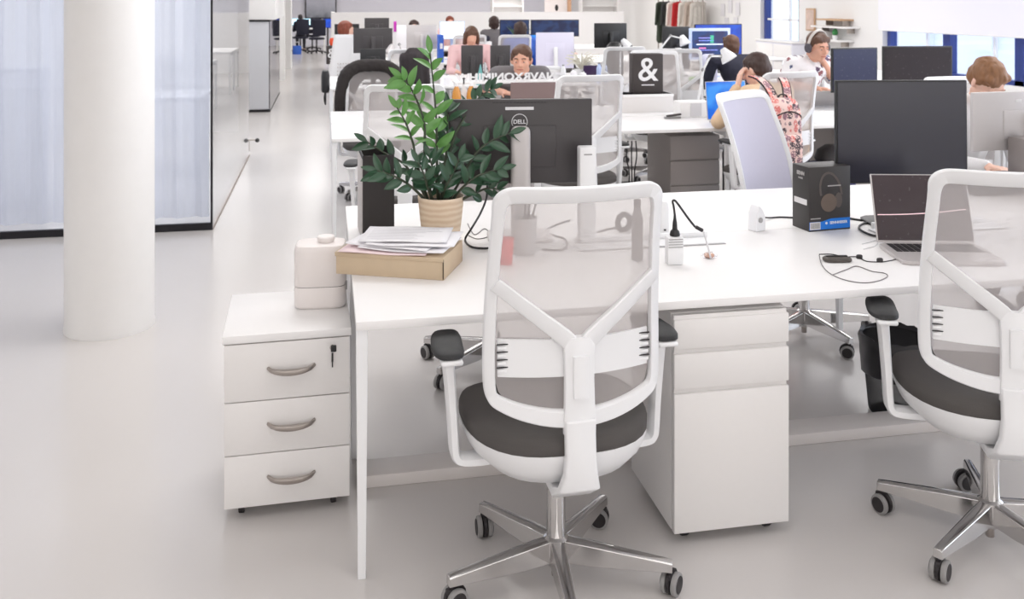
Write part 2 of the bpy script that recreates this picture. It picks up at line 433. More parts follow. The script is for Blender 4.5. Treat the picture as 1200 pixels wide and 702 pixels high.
MB().box((W_*.86, -.026, .532), (.004, .024, .016), bev=.001).box((W_*.86+.003, -.04, .536), (.018, .006, .022), bev=.004).build('key', M_black, dc)
MB().box((W_*.86, -.018, .50), (.006, .003, .03), bev=.001).box((W_*.86, -.018, .478), (.004, .0025, .02)).build('spare_key', M_dark, dc)
for sx in (.05, W_-.05):
    for sy in (.05, D_-.05):
        MB().lathe([(.02, -.009), (.022, -.006), (.022, .006), (.02, .009)], 14, M=T((sx, sy, .022)) @ Matrix.Rotation(R(90), 4, 'Y')).box((sx, sy, .038), (.02, .02, .014)).build('caster', M_dark, dc)

pd = thing('drawer_pedestal', 'tall white handleless pedestal on casters under the desk, right of near chair', 'cabinet', (1.03, 2.70, 0))
W2, D2 = .372, .40
MB().box((W2/2, D2/2+.012, .365), (W2, D2-.02, .66), bev=.002).build('body', M_wfront, pd)
for z0, z1 in ((.037, .458), (.473, .578), (.593, .682)):
    f = MB(); f.box((W2/2, .0, (z0+z1)/2), (W2+.002, .022, z1-z0), bev=.002)
    f.box((W2/2, .0065, z1+.004), (W2-.004, .012, .014))
    f.build('drawer', M_wfront, pd)
for sx in (.05, W2-.05):
    for sy in (.045, D2-.05):
        MB().lathe([(.017, -.012), (.0185, -.008), (.0185, .008), (.017, .012)], 14, M=T((sx, sy, .0185)) @ Matrix.Rotation(R(90), 4, 'Y')).box((sx, sy, .034), (.022, .024, .014)).build('caster', M_dark, pd)
# grey pedestals under the second row
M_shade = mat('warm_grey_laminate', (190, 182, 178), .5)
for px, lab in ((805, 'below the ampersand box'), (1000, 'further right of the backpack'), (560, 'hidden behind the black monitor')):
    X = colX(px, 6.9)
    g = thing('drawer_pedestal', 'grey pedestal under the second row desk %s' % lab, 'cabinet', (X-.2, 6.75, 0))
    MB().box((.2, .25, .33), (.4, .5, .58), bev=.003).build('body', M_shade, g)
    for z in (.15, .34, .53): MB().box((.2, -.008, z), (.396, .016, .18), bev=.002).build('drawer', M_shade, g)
# ------------------------------------------------------------------ task chair
def back_surface(recl=0.10, cu=.9):
    def S(u, z, off=0.0):
        q = z-.55
        y = -.215-recl*q - .05*math.sin(min(1, max(0, q/.62))*math.pi)*-.6 + cu*u*u
        return Vector((u, y-off, z))
    return S
def ribbon(mb, path, ws, t, S, closed=False, off=0.0):
    P = [Vector((p[0], p[1], 0)) for p in path]; m = len(P); rings = []
    if not isinstance(ws, (list, tuple)): ws = [ws]*m
    for i in range(m):
        a = P[i-1] if (closed or i > 0) else P[i]; b = P[(i+1) % m] if (closed or i < m-1) else P[i]
        tg = (b-a).normalized(); n = Vector((-tg.y, tg.x, 0)); h = ws[i]/2
        A = P[i]+n*h; B = P[i]-n*h
        A2 = P[i]+n*h*.84; B2 = P[i]-n*h*.84
        e = t*.16
        rings.append([S(A.x, A.y, off-t/2+e), S(A.x, A.y, off+t/2-e), S(A2.x, A2.y, off+t/2), S(B2.x, B2.y, off+t/2), S(B.x, B.y, off+t/2-e), S(B.x, B.y, off-t/2+e), S(B2.x, B2.y, off-t/2), S(A2.x, A2.y, off-t/2)])
    mb.loops(rings, True, not closed, closed)
def frame_outline():
    half = [(0, 1.153), (.10, 1.153), (.170, 1.153), (.194, 1.149), (.2085, 1.137), (.2145, 1.115), (.217, 1.05), (.222, .95), (.226, .85), (.229, .75), (.229, .68), (.227, .635), (.219, .611), (.20, .597), (.15, .578), (.075, .562)]
    pts = half+[(0, .557)]+[(-u, z) for u, z in reversed(half[1:])]
    return [(p.x, p.y) for p in smoothp([(a, b, 0) for a, b in pts], 4, True)]
def inside_grid(mb, S, nx=14, nz=20, off=-.002, z0=.565, z1=1.15):
    rows = []
    for j in range(nz+1):
        z = z0+(z1-z0)*j/nz
        hw = .213
        if z < .66: hw = .213-.11*((.66-z)/.095)**2*.6
        rows.append([S(-hw+2*hw*k/nx, z, off) for k in range(nx+1)])
    mb.loops(rows, False, False)
def make_chair(name, label, kind='mesh', base_rot=0.0, recl=.10, solid_back=None, seatm=None, arms=True):
    t = thing(name, label, 'chair')
    S = back_surface(recl)
    # base
    legs = []
    for k in range(5):
        a = base_rot+2*math.pi*k/5; c, s = math.cos(a), math.sin(a)
        def P(r, z, w): return Vector((r*c-w*s, r*s+w*c, z))
        rings = []
        for r, zt, zb, wd in ((.02, .130, .068, .022), (.10, .123, .064, .021), (.2, .112, .067, .018), (.30, .101, .070, .015), (.326, .097, .070, .014)):
            rings.append([P(r, zb, wd), P(r, zt-.004, wd*.9), P(r, zt, wd*.55), P(r, zt, -wd*.55), P(r, zt-.004, -wd*.9), P(r, zb, -wd)])
        l = MB().loops(rings).build('base_leg', M_chrome, t, bevel=.0015)
        px, py = .318*c, .318*s
        sw = a+R(70+40*k)  # caster swivel
        mb = MB(); Mx = T((px, py, 0)) @ Matrix.Rotation(sw, 4, 'Z')
        mb.tube([(px, py, .05), (px, py, .085)], .006, 8)
        mb._fin([v for v in mb.bm.verts])
        C = (.012, 0, .031)
        for sd in (-1, 1):
            W = Mx @ T((C[0], sd*.0155, C[2])) @ Matrix.Rotation(R(90), 4, 'X')
            mb.mi = 1; mb.lathe([(.024, -.0085), (.030, -.0065), (.031, -.002), (.031, .002), (.030, .0065), (.024, .0085)], 20, M=W)
            mb.mi = 0; mb.lathe([(.0225, -.0100), (.0235, -.0085), (.0235, .0085), (.0225, .0100)], 18, M=W)
        mb.mi = 0; mb.box((0, 0, .052), (.028, .016, .02), bev=.004, M=Mx)
        mb.lathe([(.0335, -.005), (.0335, .005)], 16, M=Mx @ T((C[0]+.001, 0, C[2]+.004)) @ Matrix.Rotation(R(90), 4, 'X'))
        mb.build('caster', [M_dark, M_grim], l)
    MB().lathe([(.024, .05), (.034, .062), (.038, .09), (.036, .128), (.027, .135), (.0265, .30), (.024, .303)], 28).build('column', M_chrome, t)
    MB().lathe([(.012, .018), (.013, .02), (.013, .06)], 14).build('piston', M_steel, t)
    MB().lathe([(.019, .30), (.019, .325), (.013, .326), (.013, .40)], 16).build('gas_spring', M_dark, t)
    # mechanism
    MB().box((0, .02, .385), (.13, .24, .055), bev=.012).box((0, -.09, .372), (.085, .06, .045), bev=.01).build('tilt_mechanism', M_silver, t)
    # seat
    c = (0, .03, .496)
    mb = MB(); mb.superl([(.90, -.062), (.975, -.052), (1, -.035), (1, -.012), (.975, .002), (.9, .009), (.7, .012), (.35, .010), (.05, .009)], .262, .248, 3.2, 44, c)
    for v in mb.bm.verts:      # waterfall front, raised rear
        q = (v.co.y-c[1])/.248
        v.co.z += -.022*max(0, q)**2 + .004*max(0, -q)
        v.co.x *= 1-.15*max(0, -q)**1.4
    mb.build('seat_cushion', seatm or M_seat, t, angle=60)
    mb = MB(); mb.superl([(.30, -.128), (.55, -.126), (.80, -.112), (.94, -.085), (1.0, -.050), (1.012, -.034), (.97, -.036)], .262, .248, 3.0, 44, c)
    for v in mb.bm.verts:
        q = (v.co.y-c[1])/.248
        v.co.z += -.022*max(0, q)**2 - (.018*max(0, -q) if v.co.z < .41 else 0)
        v.co.x *= 1-.15*max(0, -q)**1.4
    mb.build('seat_shell', M_plastic, t, angle=60)
    # back
    fr = MB(); o = frame_outline(); m = len(o)
    ws = [.0285+.010*max(0, (z-1.1)/.04)+.012*max(0, (.62-z)/.05) for u, z in o]
    ribbon(fr, o, ws, .026, S, True)
    for sd in (-1, 1):
        br = smoothp([(sd*.220, .915, 0), (sd*.16, .868, 0), (sd*.105, .824, 0), (sd*.055, .785, 0), (sd*.020, .750, 0), (sd*.014, .70, 0)], 4)
        ribbon(fr, [(p.x, p.y) for p in br], [.036+.012*i/len(br) for i in range(len(br))], .022, S, False, .010)
    sp = [(0, .772), (0, .75), (0, .72), (0, .66), (0, .60), (0, .555), (0, .52)]
    ribbon(fr, sp, [.05, .084, .080, .078, .080, .086, .084], .024, S, False, .012)
    ob = fr.build('backrest_frame', M_plastic, t, angle=45)
    pl = MB(); ribbon(pl, [(0, .725), (0, .69), (0, .63), (0, .618)], .040, .012, S, False, .027); pl.build('height_slider', M_plastic, ob)
    # J bar to the mechanism
    jb = MB(); rings = []
    for z, y, wd, th in ((.56, -.232, .084, .024), (.52, -.232, .082, .026), (.47, -.236, .082, .028), (.42, -.236, .090, .030), (.375, -.222, .11, .034), (.345, -.17, .12, .036), (.340, -.06, .11, .034)):
        vert = z > .36
        h = wd/2
        if vert: rings.append([Vector((x, y+yy, z)) for x, yy in ((-h, -th*.3), (-h*.8, -th*.5), (h*.8, -th*.5), (h, -th*.3), (h, th*.5), (-h, th*.5))])
        else: rings.append([Vector((x, y-zz*.3, z+zz)) for x, zz in ((-h, -th*.3), (-h*.8, -th*.5), (h*.8, -th*.5), (h, -th*.3), (h, th*.5), (-h, th*.5))])
    jb.loops(rings).build('spine_bar', M_plastic, t, bevel=.004)
    me = MB(); inside_grid(me, S, off=-.010)
    me.build('backrest_mesh', solid_back or M_mesh, t)
    # lumbar
    lm = MB(); rings = []
    for k in range(17):
        u = -.207+.414*k/16
        rings.append([S(u, .764, .001), S(u, .764, -.007), S(u, .666, -.007), S(u, .666, .001)])
    lm.loops(rings)
    for sd in (-1, 1):
        for k in range(4):
            p = S(sd*.196, .682+.020*k, .002); lm.box(p, (.026, .006, .010), bev=.002)
    lb = lm.build('lumbar_support', M_plastic, t, smooth=True)
    if arms == 'near':
        for sd in (-1, 1):
            for k in range(4): MB().box(S(sd*.196, .692+.020*k, .0045), (.030, .004, .0028)).build('slot', M_dark, lb)
    # arms
    if arms:
        for sd in (-1, 1):
            mb = MB()
            path = smoothp([(sd*.12, .0, .385), (sd*.20, .0, .376), (sd*.268, .0, .378), (sd*.288, .0, .390), (sd*.294, .0, .418), (sd*.298, .0, .49), (sd*.306, .0, .60), (sd*.312, .0, .668)], 4)
            rings = []
            for i, p in enumerate(path):
                a = path[max(0, i-1)]; b = path[min(len(path)-1, i+1)]; tg = (b-a).normalized()
                n = Vector((0, 1, 0)).cross(tg).normalized(); f = i/(len(path)-1)
                w1 = .027-.006*math.sin(f*math.pi)+(.006 if f > .95 else 0); w2 = .030-.004*f
                rings.append([p+n*(ca*w1)*.62+Vector((0, sa*w2, 0)) for ca, sa in ((1, .55), (.6, 1), (-.6, 1), (-1, .55), (-1, -.55), (-.6, -1), (.6, -1), (1, -.55))])
            mb.loops(rings)
            mb.box((sd*.310, -.005, .672), (.06, .15, .014), bev=.006)
            am = mb.build('armrest', M_plastic, t, angle=50)
            pm = MB(); pm.superl([(.82, 0), (1, .004), (1, .012), (.94, .017), (.6, .019)], .044, .105, 3.4, 28, (sd*.312, .03, .678)); 
            for v in pm.bm.verts: v.co.x += -sd*.10*max(0, v.co.y)**1
            pm.build('arm_pad', M_pad, am, angle=60)
    return t

ch = make_chair('office_chair', 'white mesh swivel chair with dark grey seat at the centre, back to camera', base_rot=R(-12-11.1-2), arms='near')
ch.location = cw(.125, 2.67); ch.rotation_euler = (0, 0, R(2)); ch['group'] = 'white mesh office chairs'
for o in list(ch.children): pass
CH0 = ch
def chair_at(l, d, ang, label, base=None, scale=None):
    return dup(CH0, cw(l, d), ang, label, 'white mesh office chairs', scale)
def chair_xy(x, y, ang, label, scale=None):
    return dup(CH0, (x, y, 0), ang, label, 'white mesh office chairs', scale)
c2 = make_chair('office_chair', 'white mesh swivel chair cropped by the right edge, in front of the laptop', base_rot=R(3-11.1+21), arms='near')
c2.location = cw(1.456, 2.865); c2.rotation_euler = (0, 0, R(-21)); c2['group'] = 'white mesh office chairs'
CH0 = make_chair('office_chair', 'white mesh chair tucked behind the black logo monitor, far side of the front desks', base_rot=R(158-72*2-11.1-172))
CH0.location = cw(-.10, 4.22); CH0.rotation_euler = (0, 0, R(172)); CH0['group'] = 'white mesh office chairs'
# opposite side of the front row
EXTRA = []
cl = make_chair('office_chair', 'reclined white chair with lavender-lit back standing just left of the pink backpack', base_rot=R(140), recl=.30, solid_back=mat('lavender_lit_mesh', (208, 205, 222), .7, noise=.02))  # window light behind the mesh put into the lavender back colour
cl.location = cw(1.435, 4.62); cl.rotation_euler = (0, 0, R(-46-11.1-90)); cl['group'] = 'white mesh office chairs'
# second row
def chair_px(px, Y, ang, label, scale=None): return chair_xy(colX(px, Y), Y, R(ang), label, scale)
chair_px(474, 5.58, -4, 'white mesh chair behind the potted plant, second row', 1.0)
chair_px(677, 6.02, 6, 'white mesh chair behind the right edge of the black logo monitor')
girl_chair = chair_px(901, 6.02, 12, 'white mesh chair that carries the person with the pink backpack')
coat_chair = chair_px(436, 8.05, 178, 'white mesh chair with a black coat draped over its back', .93)
chair_px(770, 8.25, 168, 'white mesh chair on the far side of second row beside the ampersand box')
chair_px(605, 8.45, 178, 'white mesh chair of the man behind the brown laptop', .86)
chair_px(950, 8.35, 176, 'white mesh chair of the man with headphones', .9)
chair_px(1150, 4.95, 180, 'white chair of the person behind the silver monitor')
# third row
chair_px(722, 9.45, 6, 'white mesh chair behind the blue bottles in third row')
chair_px(796, 8.95, -24, 'white chair turned sideways right of the ampersand box')
q_ = chair_px(860, 9.35, 5, 'low white chair of the person in dark navy clothes', .9)
for k_ in list(q_.children):
    if k_.name.split('.')[0] in ('backrest_mesh', 'backrest_frame', 'lumbar_support'):
        for g_ in list(k_.children): bpy.data.objects.remove(g_)
        bpy.data.objects.remove(k_)
chair_px(475, 9.4, 10, 'white mesh chair under the dark jacket left of the plant top')
chair_px(600, 12.9, 0, 'white mesh chair in front of the navy monitors, fourth row')
chair_px(548, 13.0, 0, 'white mesh chair left of the navy monitors, fourth row')
chair_px(660, 15.4, 180, 'white mesh chair on the far side of the fourth row')

# perforated white shell chair
pc = thing('shell_chair', 'white perforated shell chair beside the red haired person at the aisle', 'chair', (colX(405, 12.8), 12.8, 0), R(6))
pc.scale = (1.12,)*3
mb = MB(); rows = []
for j in range(15):
    f = j/14; z = .45+.62*f; y = -.20-.09*f; hw = .21*(1-.25*f*f)
    rows.append([Vector((-hw+2*hw*k/12, y+.06*(abs(-1+2*k/12))**2, z)) for k in range(13)])
mb.loops(rows, False, False); bk = mb.build('backrest', M_plastic, pc, solid=.012)
hl = MB()
for j in range(5):
    for i in range(9): hl.box((-.12+.03*i, -.227-.012*j+.06*((-.12+.03*i)/.19)**2, .55+.045*j), (.012, .018, .012), bev=.003)
hl.build('perforation', M_shade, bk)
MB().superl([(.9, -.02), (1, -.01), (1, .01), (.9, .015), (.5, .01)], .22, .22, 3, 28, (0, 0, .44)).build('seat', M_plastic, pc)
for a in (45, 135, 225, 315):
    MB().tube([(.05*math.cos(R(a)), .05*math.sin(R(a)), .42), (.22*math.cos(R(a)), .22*math.sin(R(a)), 0.008)], .013, 8).build('leg', M_steel, pc)
# ------------------------------------------------------------------ things on the front desks
DZ = .74
def monitor(label, loc, rz, w, h, zc, back=None, screen=None, neck=.05, tilt=0, base=(.24, .18), thick=.035, group='desk monitors', name='monitor', neckm=None, bez=.012, chin=0):
    t = thing(name, label, 'monitor', loc, rz, group)
    Mt = T((0, 0, zc)) @ Matrix.Rotation(tilt, 4, 'X')
    back = back or M_mback
    mb = MB(); mb.box((0, .012, 0), (w, .022, h), bev=.004, M=Mt); mb.box((0, .023, -.02), (w*.5, .008, h*.5), bev=.0035, M=Mt)
    mb.build('housing', back, t)
    MB().box((0, -.0005, chin/2), (w-2*bez, .004, h-2*bez-chin), M=Mt).build('screen', screen or M_screen, t)
    nk = MB(); nk.box((0, .058, (zc+.02)/2+.006), (neck, .022, zc+.05), bev=.008); nk.box((0, .045, zc), (neck, .03, .05), bev=.004)
    nk.build('stand_neck', neckm or back, t)
    MB().superl([(.98, 0), (1, .003), (1, .008), (.97, .011)], base[0]/2, base[1]/2, 5, 28, (0, .04, 0)).build('stand_base', neckm or back, t)
    return t
def flatmon(label, pxl, pxr, pyt, pyb, Y, back=None, screen=None, facing='near', group='background monitors', yaw=0, **k):
    """a monitor whose outline is taken from its real size at the desk row Y"""
    pc = (pxl+pxr)/2; X = colX(pc, Y); d = dep(X, Y); w_ = (pxr-pxl)/FOC*d*.985
    zt = CAMH-pyt*d/FOC; zb = CAMH-pyb*d/FOC
    zb = max(zb, DZ+.06); h = zt-zb
    return monitor(label, (X, Y, DZ), R(180 if facing == 'far' else 0)+R(yaw), w_, h, (zt+zb)/2-DZ, back, screen, group=group, **k)

# 1 monitor with its back to the camera
dm = monitor('large black monitor seen from behind, round logo on its back, behind the plant', cw(.037, 3.60, DZ)+Vector((0, .05, 0)), R(180-7), .565, .325, .365, M_mback, M_screen, neck=.072, tilt=0, neckm=M_silver, base=(.25, .2))
hs = [c for c in dm.children if c.name.startswith('housing')][0]
nk = [c for c in dm.children if c.name.startswith('stand_neck')][0]
bpy.data.objects.remove([c for c in dm.children if c.name.startswith('stand_neck')][0])
q = MB(); q.superl([(1, .01), (1, .40), (.97, .414), (.85, .424), (.55, .43)], .037, .017, 4, 24, (0, .075, 0)); q.box((0, .058, .36), (.06, .03, .07), bev=.006); q.build('stand_neck', M_silver, dm)
LY = .0240
mb = MB()
mb.tube([Vector((math.cos(a)*.030, 0, math.sin(a)*.030)) for a in [k/36*6.283 for k in range(36)]], .0017, 6, closed=True)
bmesh.ops.transform(mb.bm, matrix=T((0, LY, .440)), verts=mb.bm.verts)
tm = text_mb('DELL', .022, .0006, T((0, LY+.0005, .440)) @ FACE_B, bold=.0006)
me_ = bpy.data.meshes.new('x'); tm.bm.to_mesh(me_); mb.bm.from_mesh(me_)
M_logo = mat('logo_silver', (225, 224, 226), .35)
mb.build('logo', M_logo, hs)
MB().box((0, .0240, .365+.127), (.11, .0015, .012)).build('label_strip', M_logo, hs)
v = MB()
for k in range(16): v.box((-.10+.0133*k, .0235, .365+.150), (.009, .002, .003))
v.build('vent', M_dark, hs)

# white upright unit
tw = thing('tower_speaker', 'tall narrow white upright box on the desk, right of the black logo monitor', 'desk tower', cw(.282, 3.56, DZ), R(-5))
MB().box((0, 0, .18), (.062, .062, .352), bev=.006).build('body', M_plastic, tw)
MB().box((0, 0, .003), (.075, .075, .006), bev=.002).build('foot', M_silver, tw)
MB().box((0, -.0315, .33), (.03, .002, .004)).build('slot', M_grim, tw)

# black upright box
M_blackbox = mat('black_card', (46, 42, 42), .55, noise=.05)
bb = thing('document_box', 'black upright open document box standing left of the potted plant', 'box', cw(-.53, 3.66, DZ), R(2))
mb = MB(); hw, hd, hh = .0575, .12, .325
mb.box((-hw, 0, hh/2), (.003, 2*hd, hh)); mb.box((hw, 0, hh/2), (.003, 2*hd, hh)); mb.box((0, -hd, hh/2), (2*hw, .003, hh)); mb.box((0, hd, hh/2-.0), (2*hw, .003, hh)); mb.box((0, 0, .002), (2*hw, 2*hd, .003))
mb.build('body', M_blackbox, bb)
MB().box((-hw-.003, 0, hh*.48), (.004, 2*hd-.01, hh*.93), bev=.001).build('side_sheet', mat('pale_card', (205, 200, 198), .7), bb)

# cardboard box with papers
M_card = mat('kraft_card', (205, 184, 156), .75, noise=.06, bscale=25)
p1 = on(520, 329, DZ); ang = math.atan2((on(396, 321, DZ)-p1).y, (on(396, 321, DZ)-p1).x)
bx = thing('cardboard_box', 'flat brown cardboard box on the left end of the desk under loose papers', 'box', p1, ang-math.pi)
L_, Dp, Hh = .372, .235, .072
mb = MB(); mb.box((-L_/2, Dp/2, Hh/2), (L_, Dp, Hh), bev=.002); mb.build('body', M_card, bx)
MB().box((-L_/2-.002, Dp/2-.001, Hh-.006), (L_+.003, Dp+.004, .014), bev=.002).build('lid', M_card, bx)
MB().box((-.0015, -.0012, Hh/2), (.004, .0015, Hh*.9)).build('edge_seam', mat('card_edge', (90, 76, 62), .8), bx)
M_paper = mat('paper', (246, 244, 247), .8); M_pink = mat('pink_paper', (244, 222, 224), .8)
def sheet(label, c, rz, z, m, w=.297, h=.21, seed=0, lines=True):
    mb = MB(); rows = []; rnd = random.Random(seed)
    for j in range(7):
        rows.append([Vector((-w/2+w*i/9, -h/2+h*j/6, .0015*math.sin(i*.9+seed)+.004*((i-4.5)/4.5)**4*(1 if seed % 2 else .3)+.0012)) for i in range(10)])
    mb.loops(rows, False, False)
    o = mb.build('paper_sheet', m, solid=.0006)
    tag(o, label, 'paper', 'loose papers on the cardboard box', loc=(c.x, c.y, z), rz=rz)
    if lines:
        l = MB()
        for j in range(9):
            ln = rnd.uniform(.5, .85)*w
            l.box((-w*.42+ln/2, -h*.36+h*.08*j, .0048), (ln, .0018, .0003))
        l.build('printed_lines', mat('ink', (190, 188, 192), .8), o)
    return o
bc = Vector((bx.location.x, bx.location.y, 0)); ca, sa = math.cos(ang-math.pi), math.sin(ang-math.pi)
def onbox(x, y): return Vector((bc.x+x*ca-y*sa, bc.y+x*sa+y*ca, 0))
zt = DZ+Hh+.0035
for i, (x, y, r, m, lab) in enumerate(((-.215, .095, 2, M_pink, 'pinkish paper sheet at the bottom of the pile on the cardboard box'),
        (-.15, .115, -2, M_paper, 'white paper sheet second from the bottom of the pile on the cardboard box'),
        (-.20, .13, -7, M_paper, 'white paper sheet third from the bottom of the pile on the cardboard box'),
        (-.14, .14, 6, M_paper, 'white paper sheet second from the top of the pile on cardboard box'),
        (-.18, .165, 9, M_paper, 'topmost white paper sheet of the pile on the cardboard box'))):
    sheet(lab, onbox(x, y), ang-math.pi+R(r), zt+.0062*i, m, seed=i, w=.30, h=.21, lines=(i == 4))

# humidifier
M_cream = mat('cream_plastic', (238, 231, 228), .42)
hm = thing('humidifier', 'cream white humidifier tank with a round cap on the drawer cabinet', 'humidifier', cw(-.668, 3.285, .59), R(-4))
MB().superl([(.90, 0), (.97, .004), (1, .012), (1, .072), (.985, .074)], .088, .066, 5, 40).build('base', M_cream, hm)
MB().superl([(.985, .076), (1, .078), (1, .195), (.985, .206), (.93, .213), (.8, .216)], .088, .066, 5, 40).build('tank', M_cream, hm)
MB().superl([(.97, .0725), (.97, .0775)], .088, .066, 5, 40).build('seam', mat('seam_dark', (120, 112, 110), .5), hm)
MB().lathe([(.027, .215), (.027, .220), (.030, .222), (.030, .233), (.027, .236), (.01, .237)], 28, (.018, 0, 0)).build('cap', M_cream, hm)
MB().box((.089, -.03, .07), (.006, .012, .03), bev=.002).build('latch', M_grim, hm)

# potted zz plant ---------------------------------------------------------
pc_ = cw(-.268, 3.545)
pt = thing('potted_plant', 'glossy green potted plant in a pale basket pot on the desk', 'plant', (pc_.x, pc_.y, DZ))
def pot_mat():
    m = mat('banded_clay', (226, 200, 170), .7); nt = m.node_tree; b = nt.nodes['Principled BSDF']
    tc = nt.nodes.new('ShaderNodeTexCoord'); wv = nt.nodes.new('ShaderNodeTexWave'); wv.bands_direction = 'Z'; wv.inputs['Scale'].default_value = 14; wv.inputs['Distortion'].default_value = 2.5; wv.inputs['Detail'].default_value = 3
    rp = nt.nodes.new('ShaderNodeMix'); rp.data_type = 'RGBA'; rp.inputs[6].default_value = lin((224, 198, 168)); rp.inputs[7].default_value = lin((238, 218, 194))
    nt.links.new(tc.outputs['Object'], wv.inputs[0]); nt.links.new(wv.outputs['Fac'], rp.inputs[0]); nt.links.new(rp.outputs[2], b.inputs['Base Color']); return m
MB().lathe([(.062, 0), (.068, .004), (.078, .08), (.086, .160), (.0875, .168), (.0865, .173), (.082, .173), (.080, .165), (.078, .14)], 40).build('pot', pot_mat(), pt)
MB().lathe([(.079, .148), (.05, .152), (.01, .154)], 24).build('soil', mat('soil', (58, 46, 40), .95, bump=1, bscale=120), pt)
M_leafA = mat('leaf_bright', (100, 152, 78), .34, noise=.2, bscale=12, coat=.15)
M_leafB = mat('leaf_dark', (50, 84, 60), .30, noise=.2, bscale=12, coat=.2)
M_stem = mat('stem_green', (64, 72, 56), .5)
def leaf(mb, p, dr, up, L, W):
    dr = dr.normalized(); sd = dr.cross(up); sd = sd.normalized() if sd.length > 1e-4 else Vector((1, 0, 0)); nn = sd.cross(dr).normalized()
    rows = []
    for i in range(8):
        t = i/7; wd = W*.5*(math.sin(math.pi*min(1, t*.96+.03))**.75)*(1-.25*t)
        if i == 7: wd = W*.02
        bend = -.18*L*t*t
        c = p+dr*(L*t)+nn*bend
        rows.append([c-sd*wd+nn*wd*.35, c-sd*wd*.5+nn*wd*.1, c, c+sd*wd*.5+nn*wd*.1, c+sd*wd+nn*wd*.35])
    mb.loops(rows, False, False)
def S_(pts, **k): return dict(p=pts, **k)
Yp = pc_.y
stems = [S_([(515, 241, 0), (512, 190, .0), (511, 134, 0), (504, 62, -.02)], m=0, s=.38, n=14, L=.085),
         S_([(507, 241, 0), (498, 184, -.02), (497, 143, -.03), (483, 106, -.04), (471, 92, -.05)], m=0, s=.42, n=12, L=.08),
         S_([(503, 241, 0), (488, 190, -.03), (484, 168, -.04), (475, 143, -.06), (465, 126, -.07)], m=0, s=.45, n=9, L=.07),
         S_([(505, 241, 0), (492, 219, .04), (473, 192, .07), (448, 178, .09), (430, 166, .10)], m=1, s=.35, n=10, L=.075),
         S_([(505, 243, 0), (490, 226, -.05), (474, 213, -.09), (456, 204, -.12), (442, 200, -.13)], m=1, s=.3, n=10, L=.075),
         S_([(520, 241, 0), (528, 175, .03), (545, 136, .05), (562, 114, .06), (577, 104, .07)], m=1, s=.4, n=12, L=.065),
         S_([(522, 241, 0), (538, 214, .0), (556, 182, -.03), (576, 165, -.04), (598, 156, -.05)], m=1, s=.35, n=11, L=.08),
         S_([(524, 243, 0), (540, 222, -.06), (560, 206, -.09), (586, 198, -.10)], m=1, s=.35, n=9, L=.08),
         S_([(524, 243, 0), (545, 232, -.04), (570, 221, -.05), (584, 222, -.05)], m=1, s=.4, n=6, L=.07),
         S_([(517, 241, 0), (521, 195, .02), (525, 160, .03), (524, 128, .04)], m=1, s=.3, n=11, L=.085),
         S_([(511, 243, 0), (502, 222, -.06), (497, 205, -.09), (490, 190, -.1)], m=1, s=.2, n=9, L=.07),
         S_([(517, 243, 0), (521, 222, -.06), (530, 205, -.08), (538, 186, -.09)], m=1, s=.2, n=9, L=.075),
         S_([(514, 243, 0), (512, 218, -.04), (508, 200, -.06), (503, 184, -.06)], m=1, s=.2, n=9, L=.07)]
rl = random.Random(3)
for q in stems:
    P = [at(px, py, Yp+dy)-pt.location for px, py, dy in q['p']]
    c = smoothp(P, 6); n = len(c)
    st = MB().tube(c, [.0065-.0042*i/(n-1) for i in range(n)], 8).build('stem', M_stem, pt)
    mb = MB()
    for i in range(q['n']):
        f = q['s']+(1-q['s'])*(i+.5)/q['n']; k = min(n-2, int(f*(n-1))); p = c[k]
        tg = (c[k+1]-c[max(0, k-1)]).normalized()
        sidev = tg.cross(Vector((0, 1, 0))).normalized(); s = 1 if i % 2 else -1
        d = sidev*s*(.85+.2*rl.random())+tg*(.55+.5*f)+Vector((0, rl.uniform(-.9, .9), rl.uniform(-.3, .35)))
        leaf(mb, p, d, Vector((rl.uniform(-.9, .9), -.8, rl.uniform(.1, 1))), q['L']*rl.uniform(.75, 1.2)*(1 if f < .9 else .8), q['L']*rl.uniform(.40, .52))
    leaf(mb, c[-1], tg, Vector((0, -1, .3)), q['L']*.8, q['L']*.34)
    mb.build('leaves', M_leafA if q['m'] == 0 else M_leafB, st, angle=80)

# headphone carton ---------------------------------------------------------
hb = thing('headphone_box', 'black and blue headphone carton standing on the desk beside the large monitor', 'box', on(948, 272, DZ), R(5.8))
bw, bd, bh = .190, .112, .252
M_hbox = mat('carton_black', (50, 46, 45), .45, noise=.05)
MB().box((bw/2, bd/2, bh/2), (bw, bd, bh), bev=.0012).build('carton', M_hbox, hb)
MB().prism([(.002, .010), (.002, .040-.003), (.06, .040-.003), (.10, .047), (bw-.001, .047), (bw-.001, .006), (.002, .006)], .0008, FACE_Y @ T((0, 0, 0))).build('blue_band', mat('carton_blue', (22, 118, 214), .4), hb)
MB().prism([(.004, .007), (.052, .007), (.052, .036), (.004, .036)], .0016, FACE_Y).build('barcode_label', mat('label_white', (222, 220, 220), .6), hb)
mb = MB()
for k in range(12): mb.box((.010+.0034*k, -.0012, .022), (.0014 if k % 3 else .0022, .0006, .022))
mb.build('barcode', M_grim, hb)
text_mb('SENNHEISER', .0145, .0006, T((.135, -.0012, .030)) @ FACE_Y, bold=.0003).build('brand_text', mat('print_white', (235, 238, 245), .5), hb)
ci = MB(); ci.lathe([(.005, -.0006), (.005, .0006)], 16, M=T((.079, -.0012, .030)) @ Matrix.Rotation(R(90), 4, 'X')); ci.build('brand_mark', MATS['print_white'], hb)
M_pt = mat('print_grey', (178, 174, 172), .5)
MB().box((.115, -.0008, .176), (.060, .0008, .0045)).build('caption_strip', M_pt, hb)
MB().box((.030, -.0008, .050), (.045, .0008, .0035)).build('caption_strip', M_pt, hb)
